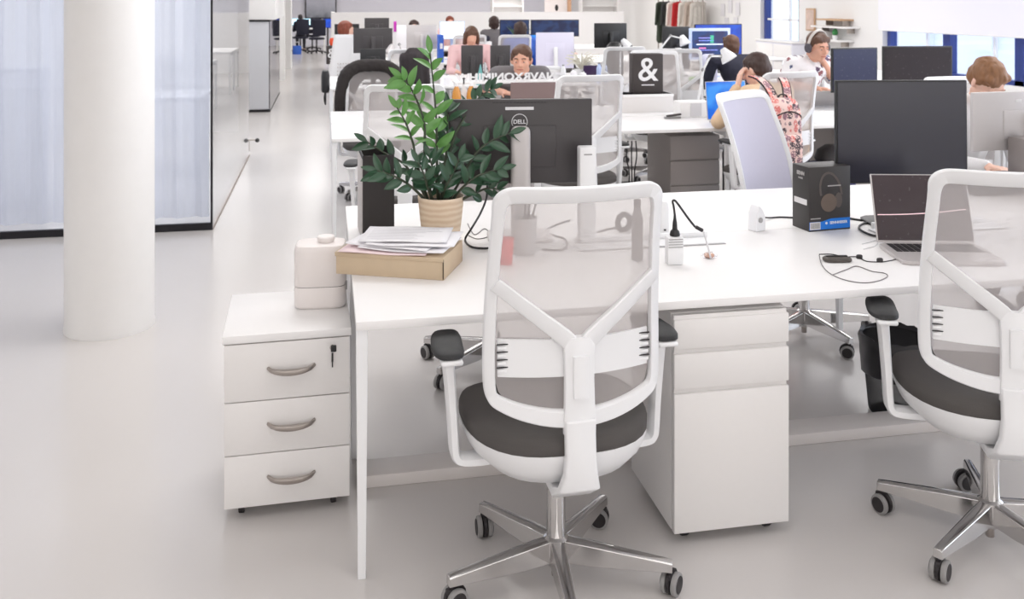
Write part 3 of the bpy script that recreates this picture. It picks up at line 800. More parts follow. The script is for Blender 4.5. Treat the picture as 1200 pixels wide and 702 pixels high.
SL = T((-.0006, bd/2, 0)) @ Matrix.Rotation(R(-90), 4, 'Z') @ FACE_Y
text_mb('SENN', .020, .0005, T((0, 0, .222)) @ SL, bold=.0008).build('spine_text', M_pt, hb)
text_mb('HEISER', .010, .0005, T((0, 0, .203)) @ SL, bold=.0002).build('spine_text', M_pt, hb)
MB().box((-.0006, bd/2, .112), (.001, .085, .022)).build('spine_label', MATS['label_white'], hb)
# printed picture of a headphone: low relief print
M_pic = mat('print_dark', (88, 80, 76), .5); M_pic2 = mat('print_brown', (104, 90, 80), .5, noise=.15, bscale=40)
pic = MB()
pic.tube([(.100+.048*math.cos(a)-.012*math.sin(a), -.001, .152+.075*math.sin(a)) for a in [R(-10+200*k/20) for k in range(21)]], .0055, 6, flat=.15)
for v_ in pic.bm.verts: v_.co.y = -.001 if v_.co.y < -.001 else -.0004
pic.build('printed_headband', M_pic, hb)
pic = MB(); pic.lathe([(.036, -.0006), (.036, .0006)], 28, M=T((.090, -.0012, .110)) @ Matrix.Rotation(R(90), 4, 'X')); pic.build('printed_earcup', M_pic2, hb)
pic = MB(); pic.lathe([(.024, -.0005), (.024, .0005)], 24, M=T((.135, -.0010, .118)) @ Matrix.Rotation(R(90), 4, 'X') @ Matrix.Diagonal((.7, 1.25, 1, 1))); pic.build('printed_earcup', M_pic, hb)

# large dark monitor facing the camera --------------------------------------
monitor('large dark monitor facing the camera right of the headphone carton', Vector((colX(1057, 3.42), 3.42, DZ)), R(-9), .54, .415, .378, M_black, M_screen, neck=.06, base=(.26, .2), tilt=R(-1), bez=.007)
# laptop ---------------------------------------------------------------------
def laptop(label, loc, rz, w, d, open_, screenm, bodym, lidm=None, group='open laptops', keys=True, stripe=False):
    """hinge line along X at origin, base towards -Y, screen faces -Y"""
    t = thing('laptop', label, 'laptop', loc, rz, group)
    MB().superl([(.985, 0), (1, .003), (1, .012), (.99, .014)], w/2, d/2, 14, 44, (0, -d/2, 0)).build('keyboard_deck', bodym, t)
    if keys:
        k = MB()
        for r in range(5):
            for c in range(13): k.box((-w*.40+w*.0667*c, -d*.12-d*.085*r, .0152), (w*.056, d*.07, .002), bev=.0006)
        k.build('keys', M_black, t)
        MB().box((0, -d*.77, .0142), (w*.36, d*.36, .0006)).build('trackpad', M_silver, t)
    Ml = T((0, .0, .014)) @ Matrix.Rotation(-open_, 4, 'X')
    h = d*.985
    ld_ = MB(); ld_.box((0, .0035, h/2), (w, .007, h), bev=.0028, M=Ml); lo_ = ld_.build('lid', lidm or bodym, t)
    MB().box((0, -.0007, h/2+.002), (w-.010, .0016, h-.012), M=Ml).build('screen', screenm, lo_)
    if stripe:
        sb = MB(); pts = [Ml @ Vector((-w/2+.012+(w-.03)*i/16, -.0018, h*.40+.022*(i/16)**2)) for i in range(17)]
        sb.tube(pts, .0042, 6, flat=.4); sb.build('painted_reflection', mat('reflection_pink', (240, 205, 210), .4, emit=.6), lo_)  # screen reflection painted as a glowing pink strip
    return t
M_lscreen = mat('laptop_screen_dark', (62, 50, 54), .25)
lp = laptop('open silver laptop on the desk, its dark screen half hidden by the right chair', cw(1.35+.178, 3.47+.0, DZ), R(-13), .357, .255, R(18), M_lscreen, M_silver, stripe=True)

# silver monitor far right, back to camera
sm = monitor('silver grey monitor seen from behind at the right edge, in front of the brown hair', at(1218, 150, 4.02)*Vector((1, 1, 0))+Vector((0, 0, DZ)) if False else (colX(1206, 4.0), 4.0, DZ), R(180+4), .69, .28, .33, M_silver, M_screen, neck=.07, neckm=M_silver)
hs2 = [c for c in sm.children if c.name.startswith('housing')][0]
MB().box((.085, .0245, .33+.095), (.035, .002, .014), bev=.0008).build('logo', MATS['label_white'], hs2)
mb = MB(); mb.box((0, 0, .13), (.09, .30, .26), bev=.006)
tc_ = thing('desktop_computer', 'grey upright desktop computer at the right edge in front of the silver monitor', 'computer', (colX(1207, 3.72)+.12, 3.80, DZ), R(3))
mb.build('case', mat('grey_metal', (150, 142, 140), .4), tc_)
MB().lathe([(.022, 0), (.024, .002), (.018, .003)], 20, M=T((0, -.150, .21)) @ Matrix.Rotation(R(90), 4, 'X')).build('power_ring', M_grim, tc_)
mb = MB()
for i in range(6): mb.box((0, -.151, .04+.018*i), (.06, .003, .006))
mb.build('vent', M_dark, tc_)
# dark low docking station under silver monitor
dk = thing('docking_station', 'low dark box on the desk under the silver monitor', 'dock', (colX(1162, 3.92), 3.92, DZ))
MB().box((0, 0, .045), (.26, .13, .09), bev=.008).build('case', M_dark, dk)
MB().box((-.02, -.066, .05), (.10, .003, .02), bev=.001).build('front_panel', M_mback, dk)

# cables and small electrics ---------------------------------------------
def cable(name, label, cat, pts, r, m, z=DZ, group=None, sm=6):
    P = []
    for p in pts:
        px, py = p[0], p[1]; dz = p[2] if len(p) > 2 else r
        P.append(on(px, py, z+dz))
    mb = MB(); mb.tube(smoothp(P, sm), r, 7); o = mb.build(name, m); tag(o, label, cat, group); return o
M_cblk = mat('cable_black', (40, 38, 40), .5); M_cgry = mat('cable_grey', (120, 114, 114), .5); M_cwht = mat('cable_white', (224, 222, 224), .5)
cable('cable', 'thick black looped cable on the desk right of the headphone carton', 'cable', [(996, 256), (1012, 258), (1030, 256), (1036, 259), (1012, 262), (1007, 268), (1020, 275), (1036, 278)], .0042, M_cblk)
cable('cable', 'black cable running left from the headphone carton to the white adapter', 'cable', [(897, 255, .012), (905, 255), (915, 254.5), (930, 255)], .0034, M_cblk)
pu = thing('headset_remote', 'small dark pouch with cable ends on the desk in front of the headphone carton', 'pouch', on(981, 306, DZ), R(-8))
MB().superl([(.9, 0), (1, .003), (1, .011), (.85, .015)], .048, .026, 4, 24).build('pouch', mat('pouch_grey', (84, 78, 74), .6), pu)
MB().box((.0, .004, .0165), (.075, .010, .005), bev=.002).build('clip', M_dark, pu)
o = cable('cable', 'thin grey looped headset cable lying on the desk in front of the laptop', 'cable', [(960, 299), (963, 310), (972, 320), (990, 328), (1012, 331.5), (1030, 329), (1040, 324), (1036, 320), (1022, 318), (1004, 312), (992, 316), (976, 322)], .0016, M_cgry)
o = cable('cable', 'thin black jack cable running from the laptop past two black connectors', 'cable', [(1064, 292, .008), (1063, 297), (1052, 303), (1040, 306), (1030, 307), (1015, 306), (1004, 301), (990, 301), (975, 298), (960, 298)], .0018, M_cblk)
for px, py, lab in ((1007, 303, 'left small black connector on the thin jack cable'), (1031, 307, 'right small black connector on the thin jack cable')):
    k = on(px, py, DZ); c_ = MB().superl([(.8, 0), (1, .002), (1, .010), (.8, .013)], .011, .008, 2.5, 16).build('connector', M_dark); tag(c_, lab, 'connector', loc=k)
cable('cable', 'thin white cable squiggle on the desk left of the laptop', 'cable', [(1010, 286), (1018, 284), (1028, 282), (1026, 288), (1012, 292)], .0014, M_cwht)
# power block with plug
pb = thing('power_strip', 'white upright power socket block standing in the desktop by the near chair', 'power socket', on(792, 311, DZ), R(-4))
MB().box((0, .02, .048), (.056, .04, .096), bev=.005).build('housing', M_plastic, pb)
mb = MB()
for k in range(4): mb.box((0, -.0005, .062+.009*k), (.050, .003, .003))
mb.build('socket_rib', MATS['seam_grey'], pb)
pg_ = on(792, 311, DZ)+Vector((.004, .02, .097))
pl_ = thing('power_plug', 'black power plug with curved cable pushed into the white socket block', 'plug', pg_, 0)
MB().lathe([(.017, 0), (.018, .004), (.015, .016), (.009, .022), (.0075, .045), (.005, .06), (.0035, .075)], 18).build('plug_body', M_black, pl_)
P = [(0, 0, .07), (-.004, .0, .10), (-.008, .0, .118), (.0, .0, .121), (.02, .01, .10), (.055, .02, .055), (.085, .03, .02)]
MB().tube(smoothp(P, 6), .0040, 8).build('lead', M_cblk, pl_)
P = [(.09, .03, .018), (.115, .035, .004)]
MB().tube(P, .0065, 8).build('connector', M_dark, pl_)
MB().tube([(.12, .036, .0), (.13, .037, -.03), (.145, .03, -.0945)], .0035, 8).build('lead_tail', M_cwht, pl_)
ad = thing('power_adapter', 'clear white angular power adapter on the desk left of the headphone carton', 'adapter', on(886, 270, DZ), R(20))
MB().prism([(-.022, 0), (.028, 0), (.030, .055), (.012, .085), (-.004, .10), (-.018, .07)], .045, FACE_Y).build('housing', mat('clear_white', (240, 240, 243), .2), ad, bevel=.003)
MB().lathe([(.010, 0), (.010, .004)], 16, M=T((.0, -.0235, .045)) @ Matrix.Rotation(R(90), 4, 'X')).build('socket', MATS['seam_grey'], ad)
wc = thing('charger', 'small white rounded charger just right of the near chair top', 'charger', on(777, 274, DZ), R(0))
MB().superl([(.9, 0), (1, .005), (1, .10), (.9, .12), (.6, .128)], .022, .02, 3, 20).build('housing', M_plastic, wc)
MB().box((0, -.021, .02), (.008, .003, .006)).build('port', M_dark, wc)
cn = thing('wrapped_biscuit', 'small pinkish biscuit in a clear wrapper on the desk right of the plug', 'biscuit', on(831, 302, DZ), R(15))
MB().lathe([(.014, .002), (.018, .006), (.018, .012), (.013, .016)], 20).build('biscuit', mat('biscuit', (214, 172, 150), .7, noise=.25, bscale=80), cn)
MB().superl([(.4, 0), (1, .003), (1, .010), (.5, .018)], .030, .020, 2.4, 20).build('wrapper', glass('film', (250, 250, 252), 1.2), cn)
# items behind the near chair's mesh
mg = thing('red_cup', 'red paper cup on the desk seen through the near chair mesh', 'cup', on(593, 309, DZ))
MB().lathe([(.020, 0), (.022, .003), (.027, .085), (.029, .087), (.027, .088), (.021, .01), (.001, .006)], 24).build('cup', mat('red_paper', (226, 60, 58), .6), mg)
vp = thing('pencil_pot', 'grey pot with clear wrapping on the desk seen through the near chair mesh', 'pot', on(617, 300, DZ)+Vector((0, .04, 0)))
MB().lathe([(.036, 0), (.040, .003), (.046, .125), (.047, .13), (.043, .13), (.038, .01), (.001, .008)], 28).build('pot', mat('grey_ceramic', (186, 184, 184), .5), vp)
for k in range(5):
    a = k*1.25
    MB().tube([(0, 0, .02), (.03*math.cos(a), .03*math.sin(a), .13), (.05*math.cos(a), .05*math.sin(a), .20+.01*k)], .004, 6).build('pencil', [M_grim, M_mback, M_silver][k % 3], vp)
tp = thing('tape_roll', 'dark grey ring shaped roll standing on the desk behind the near chair', 'tape', on(731, 271, DZ), R(20))
MB().tube([(.030*math.cos(a), 0, .036+.030*math.sin(a)) for a in [k/28*6.283 for k in range(28)]], .0115, 10, closed=True).build('roll', M_mback, tp)
bt = thing('water_bottle', 'slim grey bottle standing behind the right edge of the near chair back', 'bottle', on(749, 306, DZ)+Vector((0, .02, 0)))
MB().lathe([(.018, 0), (.020, .004), (.020, .15), (.012, .175), (.011, .19)], 22).build('body', mat('bottle_grey', (120, 116, 116), .4), bt)
MB().lathe([(.0125, .190), (.0125, .208), (.010, .21)], 18).build('cap', M_dark, bt)
cable('cable', 'grey cable lying in a loop behind the near chair mesh', 'cable', [(635, 292), (655, 293), (664, 289), (662, 280), (650, 276), (640, 270), (655, 262), (668, 258)], .0035, M_cgry)
cable('cable', 'grey cable from the white upright box towards the dark ring', 'cable', [(700, 272), (715, 268), (730, 267), (745, 268)], .0035, M_cgry)
o = MB(); 
P = [at(571, 214, 3.62), at(570, 232, 3.60), at(563, 250, 3.56), at(553, 267, 3.50), on(545, 281, DZ+.004), on(552, 289, DZ+.004), on(566, 291, DZ+.004), on(580, 290, DZ+.004)]
o.tube(smoothp(P, 6), .0040, 8); tag(o.build('cable', M_cblk), 'black monitor cable curving down to the desk between plant and near chair', 'cable')
cable('cable', 'thin white cables on the desk right of the plant pot', 'cable', [(548, 262), (556, 275), (568, 268), (574, 276), (560, 280), (549, 276)], .0018, M_cgry)
# waste bin -------------------------------------------------------------------
bn = thing('waste_bin', 'black mesh waste bin with a dark bag under the desk', 'bin', cw(1.535, 3.77), 0)
M_bin = mesh_fabric('bin_mesh', (44, 42, 45), .38)
MB().lathe([(.095, .002), (.100, .01), (.128, .30)], 36).build('basket', M_bin, bn)
bpy.data.objects[bn.children[0].name]
MB().tube([(.129*math.cos(a), .129*math.sin(a), .30) for a in [k/36*6.283 for k in range(36)]], .005, 8, closed=True).build('rim', M_black, bn)
mb = MB(); rnd = random.Random(5); rings = []
for r, z in ((.124, .16), (.131, .22), (.136, .265), (.139, .30), (.135, .313), (.124, .305), (.112, .26), (.10, .18), (.03, .15)):
    rings.append([Vector(((r+rnd.uniform(-.004, .004))*math.cos(a), (r+rnd.uniform(-.004, .004))*math.sin(a), z+rnd.uniform(-.006, .006))) for a in [k/30*6.283 for k in range(30)]])
mb.loops(rings, True, True); mb.build('bin_bag', mat('bag_black', (36, 34, 38), .35), bn, angle=60)
# ------------------------------------------------------------------ people
def remesh_build(mb, name, m, parent, vox, smooth=4, disp=0):
    me = bpy.data.meshes.new('tmp'); mb.bm.to_mesh(me); mb.bm.free()
    o = bpy.data.objects.new('tmp', me); COL.objects.link(o)
    r = o.modifiers.new('r', 'REMESH'); r.mode = 'VOXEL'; r.voxel_size = vox
    s = o.modifiers.new('s', 'SMOOTH'); s.iterations = smooth; s.factor = .5
    dg = bpy.context.evaluated_depsgraph_get(); n = bpy.data.meshes.new_from_object(o.evaluated_get(dg))
    bpy.data.objects.remove(o); bpy.data.meshes.remove(me)
    n.name = name; n.materials.clear(); n.materials.append(m)
    if disp:
        from mathutils import noise as N_
        for v in n.vertices:
            p = v.co; d = N_.noise(Vector((p.x*90, p.y*90, p.z*22)))*disp+N_.noise(p*25)*disp*1.2
            v.co = p+v.normal*d
    n.polygons.foreach_set('use_smooth', [True]*len(n.polygons))
    ob = bpy.data.objects.new(name, n); COL.objects.link(ob); ob.parent = parent
    return ob
def skin_mat(nm, c):
    m = mat(nm, c, .55, noise=.04, bscale=30); b = m.node_tree.nodes['Principled BSDF']
    b.inputs['Subsurface Weight'].default_value = .12; b.inputs['Subsurface Radius'].default_value = (.02, .008, .004); b.inputs['Subsurface Scale'].default_value = .3
    return m
M_skin = skin_mat('skin_warm', (226, 172, 148)); M_skin2 = skin_mat('skin_light', (236, 192, 172))
M_lip = mat('lips', (190, 110, 100), .5); M_eyew = mat('eye_white', (235, 232, 228), .3); M_iris = mat('iris', (60, 45, 38), .2)
def hair_mat(nm, c):
    m = mat(nm, c, .5, noise=.35, bscale=8, bump=.5); nt = m.node_tree
    n = [q for q in nt.nodes if q.type == 'TEX_NOISE'][0]; tc = [q for q in nt.nodes if q.type == 'TEX_COORD'][0]
    mp = nt.nodes.new('ShaderNodeMapping'); mp.inputs['Scale'].default_value = (9, 9, 1.6); nt.links.new(tc.outputs['Object'], mp.inputs[0]); nt.links.new(mp.outputs[0], n.inputs['Vector']); return m
H_dark = hair_mat('hair_dark', (62, 42, 36)); H_brown = hair_mat('hair_brown', (96, 66, 50)); H_light = hair_mat('hair_light_brown', (140, 98, 66)); H_red = hair_mat('hair_auburn', (128, 62, 42)); H_black = hair_mat('hair_black', (42, 36, 36))

def hand(mb, w, dirv, palm_n, side, curl=.5, fr=.0078, sc=1.0):
    """w wrist, dirv pointing to the fingers, palm_n palm normal, side thumb direction (+-1)"""
    d = Vector(dirv).normalized(); n = Vector(palm_n); n = (n-d*n.dot(d)).normalized(); s = d.cross(n)*side
    w = Vector(w)
    for q in (-.5, 0, .5): mb.cap(w+s*q*.03*sc, w+d*.085*sc+s*q*.052*sc, .015*sc, .0125*sc, 8)
    lens = [.070, .078, .073, .058]
    for i in range(4):
        b = w+d*.085*sc+s*(.030-.020*i)*sc; dd = d.copy(); p = b; L = lens[i]*sc
        for k, f in enumerate((.45, .32, .25)):
            dd = (dd*math.cos(curl*(.6+.3*k))+n*math.sin(curl*(.6+.3*k))).normalized()
            q2 = p+dd*L*f; mb.cap(p, q2, fr*sc*(1-.08*k), fr*sc*(.95-.08*k), 8); p = q2
    b = w+d*.022*sc+s*.026*sc; t1 = b+(d*.6+s*.75+n*.25).normalized()*.042*sc; t2 = t1+(d*.85+s*.25+n*.4).normalized()*.030*sc
    mb.cap(b, t1, .0125*sc, .0095*sc, 8); mb.cap(t1, t2, .0095*sc, .0075*sc, 8)

def person(label, loc, rz, top, pants, hair, skin=None, style='short', scale=1.0, lean=0.0, slean=0.0, head=(0, 0, 0), headoff=(0, 0, 0),
           arms=None, sleeves='long', vox=.012, hands=True, legs=True, collar=None, turn=0.0, group='people seated at the desks', face=True, shoes=True, skw=1.0):
    skin = skin or M_skin
    t = thing('person', label, 'person', loc, rz, group, scale)
    hip = Vector((0, 0, .575)); sl, cl_ = math.sin(lean), math.cos(lean)
    def up(h, x=0, f=0):
        v = Vector((x*math.cos(turn), x*math.sin(turn)*.9, 0)); return hip+v+Vector((math.sin(slean)*h, sl*h+f*cl_, cl_*math.cos(slean)*h-f*sl))
    ch = up(.33); sh = up(.455); nk = up(.505, f=.008); 
    hc = up(.625, f=.02)+Vector(headoff)
    Mh = T(hc) @ Euler((head[0], head[1], head[2]), 'YXZ').to_matrix().to_4x4()
    sw = .175*skw
    SL_, SR_ = up(.45, -sw), up(.45, sw)
    arms = arms or {}
    def arm(side):
        S0 = SL_ if side < 0 else SR_
        a = arms.get('L' if side < 0 else 'R')
        if a: return S0, Vector(a[0]), Vector(a[1]), (Vector(a[2]) if len(a) > 2 else (Vector(a[1])-Vector(a[0])).normalized()), (Vector(a[3]) if len(a) > 3 else Vector((0, 0, -1))), (a[4] if len(a) > 4 else .35)
        E = S0+Vector((side*.05, .06, -.27)); W = E+Vector((-side*.05, .25, .02))
        return S0, E, W, Vector((-side*.2, 1, 0)), Vector((0, 0, -1)), .35
    b = MB()
    b.sphere(hip, (.155, .115, .11)); b.cap(hip+Vector((0, 0, .05)), up(.22), .125, .12); b.cap(up(.22), ch, .12, .13)
    b.sphere(ch, (.16, .115, .14)); b.cap(SL_, SR_, .062, .062); b.cap(up(.40, -.09), up(.40, .09), .095, .095)
    b.cap(sh, nk+Vector((0, 0, .02)), .068, .052); b.cap(nk, hc+Vector((0, 0, -.04)), .052, .052)
    for s in (-1, 1):
        S0, E, W, D, N_, cu = arm(s)
        b.cap(S0, E, .052, .041); b.cap(E, W, .041, .026)
        if hands: hand(b, W, D, N_, 1 if s < 0 else -1, cu, sc=1.0)
    if legs:
        for s in (-1, 1):
            K = Vector((s*.12, .44, .53)); A = Vector((s*.12, .46, .09))
            b.cap(hip+Vector((s*.085, .02, -.02)), K, .082, .058); b.cap(K, A, .056, .038); b.cap(A+Vector((0, 0, -.04)), A+Vector((0, .13, -.055)), .036, .028)
    # head
    h = MB()
    h.sphere((0, -.014, .032), (.074, .094, .084), 20, 14); h.sphere((0, .022, -.028), (.060, .064, .082), 18, 12)
    h.cap((0, .048, -.088), (0, .054, -.082), .026, .024); h.cap((-.036, .0, -.065), (-.018, .045, -.085), .028, .024); h.cap((.036, .0, -.065), (.018, .045, -.085), .028, .024)
    h.cap((-.034, .073, .026), (.034, .073, .026), .011, .011); h.cap((-.036, .060, -.018), (-.030, .064, -.030), .022, .020); h.cap((.036, .060, -.018), (.030, .064, -.030), .022, .020)
    h.cap((0, .080, .016), (0, .104, -.022), .0085, .0125); h.cap((-.010, .090, -.025), (.010, .090, -.025), .008, .008)
    h.cap((-.018, .078, -.052), (.018, .078, -.052), .0085, .0085); h.cap((-.015, .078, -.061), (.015, .078, -.061), .008, .008)
    for s in (-1, 1): h.sphere((s*.077, -.006, -.004), (.010, .020, .031), 12, 8, rot=(0, s*.25, s*-.3))
    bmesh.ops.transform(h.bm, matrix=Mh, verts=h.bm.verts); me = bpy.data.meshes.new('h'); h.bm.to_mesh(me); b.bm.from_mesh(me); bpy.data.meshes.remove(me); h.bm.free()
    body = remesh_build(b, 'body', skin, t, min(vox, .007) if face else vox, 3)
    if face:
        for s in (-1, 1):
            e = MB(); e.sphere(Mh @ Vector((s*.030, .0755, .004)), .0086, 12, 8); eo = e.build('eye', M_eyew, t)
            e = MB(); e.sphere(Mh @ Vector((s*.030, .0795, .0015)), .0055, 10, 8); e.build('iris', M_iris, eo)
            e = MB(); e.tube([Mh @ Vector((s*x, y, z)) for x, y, z in ((.014, .088, .026), (.030, .087, .031), (.046, .076, .026))], .0034, 6); e.build('eyebrow', hair, t)
            e = MB(); e.sphere(Mh @ Vector((s*.030, .0755, .0085)), .0100, 12, 8); e.build('eyelid', skin, t)
        e = MB(); e.tube([Mh @ Vector(p) for p in ((-.024, .080, -.057), (-.010, .0885, -.0555), (0, .0895, -.057), (.010, .0885, -.0555), (.024, .080, -.057))], .0038, 6); e.build('mouth', M_lip, t)
    # hair
    q = MB()
    q.sphere((0, -.022, .050), (.083, .098, .080), 18, 12); q.sphere((0, -.050, .005), (.078, .070, .085), 16, 10)
    if style in ('short', 'fringe'):
        q.cap((-.052, .036, .074), (.048, .040, .078), .027, .027); q.cap((-.02, .048, .082), (.045, .052, .070), .020, .017)
        for s in (-1, 1): q.cap((s*.070, .012, .055), (s*.073, .008, .012), .016, .010)
    if style == 'bob':
        q.cap((-.052, .036, .074), (.052, .036, .074), .027, .027)
        for s in (-1, 1): q.cap((s*.068, -.005, .05), (s*.070, -.02, -.05), .026, .022); q.cap((s*.055, -.05, .02), (s*.045, -.06, -.075), .035, .022)
        q.cap((0, -.075, .0), (0, -.07, -.085), .045, .026)
    if style == 'crop':
        q.cap((-.050, .026, .074), (.050, .026, .074), .028, .028)
        for s in (-1, 1): q.cap((s*.070, -.012, .05), (s*.070, -.028, -.012), .022, .016)
        q.cap((0, -.08, .0), (0, -.068, -.07), .042, .024); q.cap((.03, -.07, .0), (.03, -.06, -.07), .035, .02); q.cap((-.03, -.07, .0), (-.03, -.06, -.07), .035, .02)
    if style == 'long':
        q.cap((-.048, .034, .076), (.048, .034, .076), .030, .030)
        for s in (-1, 1):
            q.cap((s*.06, .03, .07), (s*.082, .015, -.02), .026, .024); q.cap((s*.080, .010, -.02), (s*.085, -.01, -.16), .028, .022); q.cap((s*.055, -.06, .0), (s*.06, -.07, -.17), .042, .03)
        q.cap((0, -.08, .0), (0, -.08, -.17), .05, .035)
    bmesh.ops.transform(q.bm, matrix=Mh, verts=q.bm.verts)
    remesh_build(q, 'hair', hair, t, min(vox, .008), 2, .0035)
    # clothes
    c = MB(); g = .012
    c.sphere(hip+Vector((0, 0, .02)), (.155+g, .118+g, .10)); c.cap(hip+Vector((0, 0, .05)), up(.22), .128+g, .124+g); c.cap(up(.22), ch, .124+g, .132+g)
    c.sphere(ch, (.162+g, .118+g, .14+g)); c.cap(SL_, SR_, .062+g, .062+g); c.cap(up(.40, -.09), up(.40, .09), .096+g, .096+g); c.cap(sh, up(.488), .072+g, .056+g)
    for s in (-1, 1):
        S0, E, W, D, N_, cu = arm(s)
        if sleeves == 'long': c.cap(S0, E, .055+g, .045+g); c.cap(E, E+(W-E)*.93, .045+g, .031+g*.6)
        else: c.cap(S0, S0+(E-S0)*.75, .056+g, .052+g)
    remesh_build(c, 'shirt', top, t, vox, 4)
    if legs:
        c = MB(); c.sphere(hip+Vector((0, 0, -.015)), (.165, .125, .10))
        for s in (-1, 1):
            K = Vector((s*.12, .44, .53)); A = Vector((s*.12, .46, .09)); c.cap(hip+Vector((s*.085, .02, -.02)), K, .092, .068); c.cap(K, A+Vector((0, 0, .03)), .068, .05)
        remesh_build(c, 'trousers', pants, t, max(vox, .012), 4)
        for s in (-1, 1):
            A = Vector((s*.12, .46, .09)); q = MB(); q.superl([(.9, 0), (1, .006), (1, .03), (.85, .055), (.5, .075), (.3, .085)], .047, .135, 2.6, 24, (A.x, A.y+.05, .004)); q.build('shoe', M_dark, t)
    t['_mh'] = 0; del t['_mh']
    return t, Mh
M_beige = mat('beige_knit', (228, 198, 164), .9, noise=.05, bscale=90, bump=.3)
M_trou = mat('dark_trousers', (40, 38, 46), .8)
M_navyc = mat('navy_cloth', (34, 34, 50), .85, noise=.1)
M_pinkc = mat('pink_knit', (240, 200, 200), .85, noise=.05)
M_whitec = mat('white_shirt', (238, 236, 236), .8, noise=.03)
M_bluec = mat('blue_cloth', (60, 104, 200), .8, noise=.05)
M_greyc = mat('grey_cloth', (120, 116, 118), .85, noise=.05)
def floral():
    m = mat('floral_print', (244, 240, 240), .75); nt = m.node_tree; b = nt.nodes['Principled BSDF']
    tc = nt.nodes.new('ShaderNodeTexCoord'); v = nt.nodes.new('ShaderNodeTexVoronoi'); v.inputs['Scale'].default_value = 17; v.inputs['Randomness'].default_value = .9
    n = nt.nodes.new('ShaderNodeTexNoise'); n.inputs['Scale'].default_value = 30
    ad = nt.nodes.new('ShaderNodeMix'); ad.data_type = 'RGBA'; ad.blend_type = 'ADD'; ad.inputs[0].default_value = .06
    nt.links.new(tc.outputs['Object'], ad.inputs[6]); nt.links.new(n.outputs['Color'], ad.inputs[7]); nt.links.new(ad.outputs[2], v.inputs['Vector'])
    rp = nt.nodes.new('ShaderNodeValToRGB'); rp.color_ramp.interpolation = 'CONSTANT'; e = rp.color_ramp.elements
    e[0].position = 0; e[0].color = (1, 1, 1, 1); e[1].position = .40; e[1].color = (0, 0, 0, 1)
    nt.links.new(v.outputs['Distance'], rp.inputs[0])
    cr = nt.nodes.new('ShaderNodeValToRGB'); cr.color_ramp.interpolation = 'CONSTANT'; e = cr.color_ramp.elements
    e[0].position = 0; e[0].color = lin((96, 72, 96)); e[1].position = .35; e[1].color = lin((150, 96, 100))
    x = cr.color_ramp.elements.new(.6); x.color = lin((90, 96, 130)); x = cr.color_ramp.elements.new(.8); x.color = lin((244, 240, 240))
    sp = nt.nodes.new('ShaderNodeSeparateColor'); nt.links.new(v.outputs['Color'], sp.inputs[0]); nt.links.new(sp.outputs[0], cr.inputs[0])
    mx = nt.nodes.new('ShaderNodeMix'); mx.data_type = 'RGBA'; mx.inputs[6].default_value = lin((246, 242, 243))
    nt.links.new(rp.outputs[0], mx.inputs[0]); nt.links.new(cr.outputs[0], mx.inputs[7]); nt.links.new(mx.outputs[2], b.inputs['Base Color']); return m
M_floral = floral()
def pxy(px, Y): return Vector((colX(px, Y), Y, 0))
# 1 person with the pink backpack, back to the camera, hand at the head
gl = pxy(925, 6.05)
girl, MhG = person('seated person seen from behind in a beige sweater, hand raised to the dark short hair', gl, R(20), M_beige, M_trou, H_dark, M_skin2, 'crop', 1.0,
                   lean=R(24), slean=R(-4), head=(R(-22), R(3), R(20)), headoff=(-.0, .0, .005),
                   arms={'L': ((-.34, .34, .79), (-.165, .33, 1.03), (.25, -.02, .95), (.9, -.35, 0), .4), 'R': ((.27, .24, .80), (.10, .50, .79))}, vox=.010)
# 2 person with headphones
hp, MhH = person('seated person facing the camera in a floral shirt with grey headphones, hand at the cheek', pxy(925, 8.18), R(180+14), M_floral, M_trou, H_brown, M_skin, 'fringe', 1.11,
                 lean=R(31), head=(R(-12), R(0), R(-4)), arms={'L': ((-.25, .26, .80), (-.075, .31, .985), (.15, -.05, 1), (.7, -.6, 0), .5), 'R': ((.27, .22, .80), (.10, .42, .78))}, sleeves='short', vox=.010)
hs_ = MB(); hs_.tube([Mh_ for Mh_ in [MhH @ Vector((.092*math.cos(a), -.012, .012+.128*math.sin(a))) for a in [R(8+164*k/16) for k in range(17)]]], .0085, 8, flat=1.8)
hpo = thing('headphones', 'grey over-ear headphones worn by the person in the floral shirt', 'headphones', hp.location, hp.rotation_euler.z, scale=1.11)
hs_.build('headband', mat('headphone_light', (214, 206, 200), .4), hpo)
for s in (-1, 1):
    q = MB(); q.lathe([(.022, -.014), (.036, -.010), (.040, 0), (.036, .010), (.022, .014)], 22, M=MhH @ T((s*.092, -.008, -.006)) @ Matrix.Rotation(R(90), 4, 'Y')); q.build('ear_cup', mat('headphone_grey', (84, 80, 88), .5), hpo)
# 3 man behind the brown laptop
person('seated person facing the camera with short brown hair looking down at the brown laptop', pxy(605, 8.35), R(180-6), M_greyc, M_trou, H_brown, M_skin, 'fringe', 1.10,
       lean=R(42), head=(R(-4), 0, R(-14)), arms={'L': ((-.26, .22, .79), (-.10, .40, .78)), 'R': ((.26, .22, .79), (.13, .42, .78))}, sleeves='short', vox=.012)
# 4 behind the silver monitor at the right edge
person('seated person with tousled light brown hair bowed behind the silver monitor', pxy(1112, 4.90), R(180+2), M_whitec, M_trou, H_light, M_skin2, 'fringe', 1.06,
       lean=R(26), head=(R(-48), R(8), R(6)), vox=.011)
# 5 navy back
person('seated person in dark navy clothes seen from behind in front of the blue lit screens', pxy(866, 9.50), R(4), M_navyc, M_trou, H_brown, M_skin, 'bob', .98, lean=R(16), vox=.014, face=False, skw=1.45)
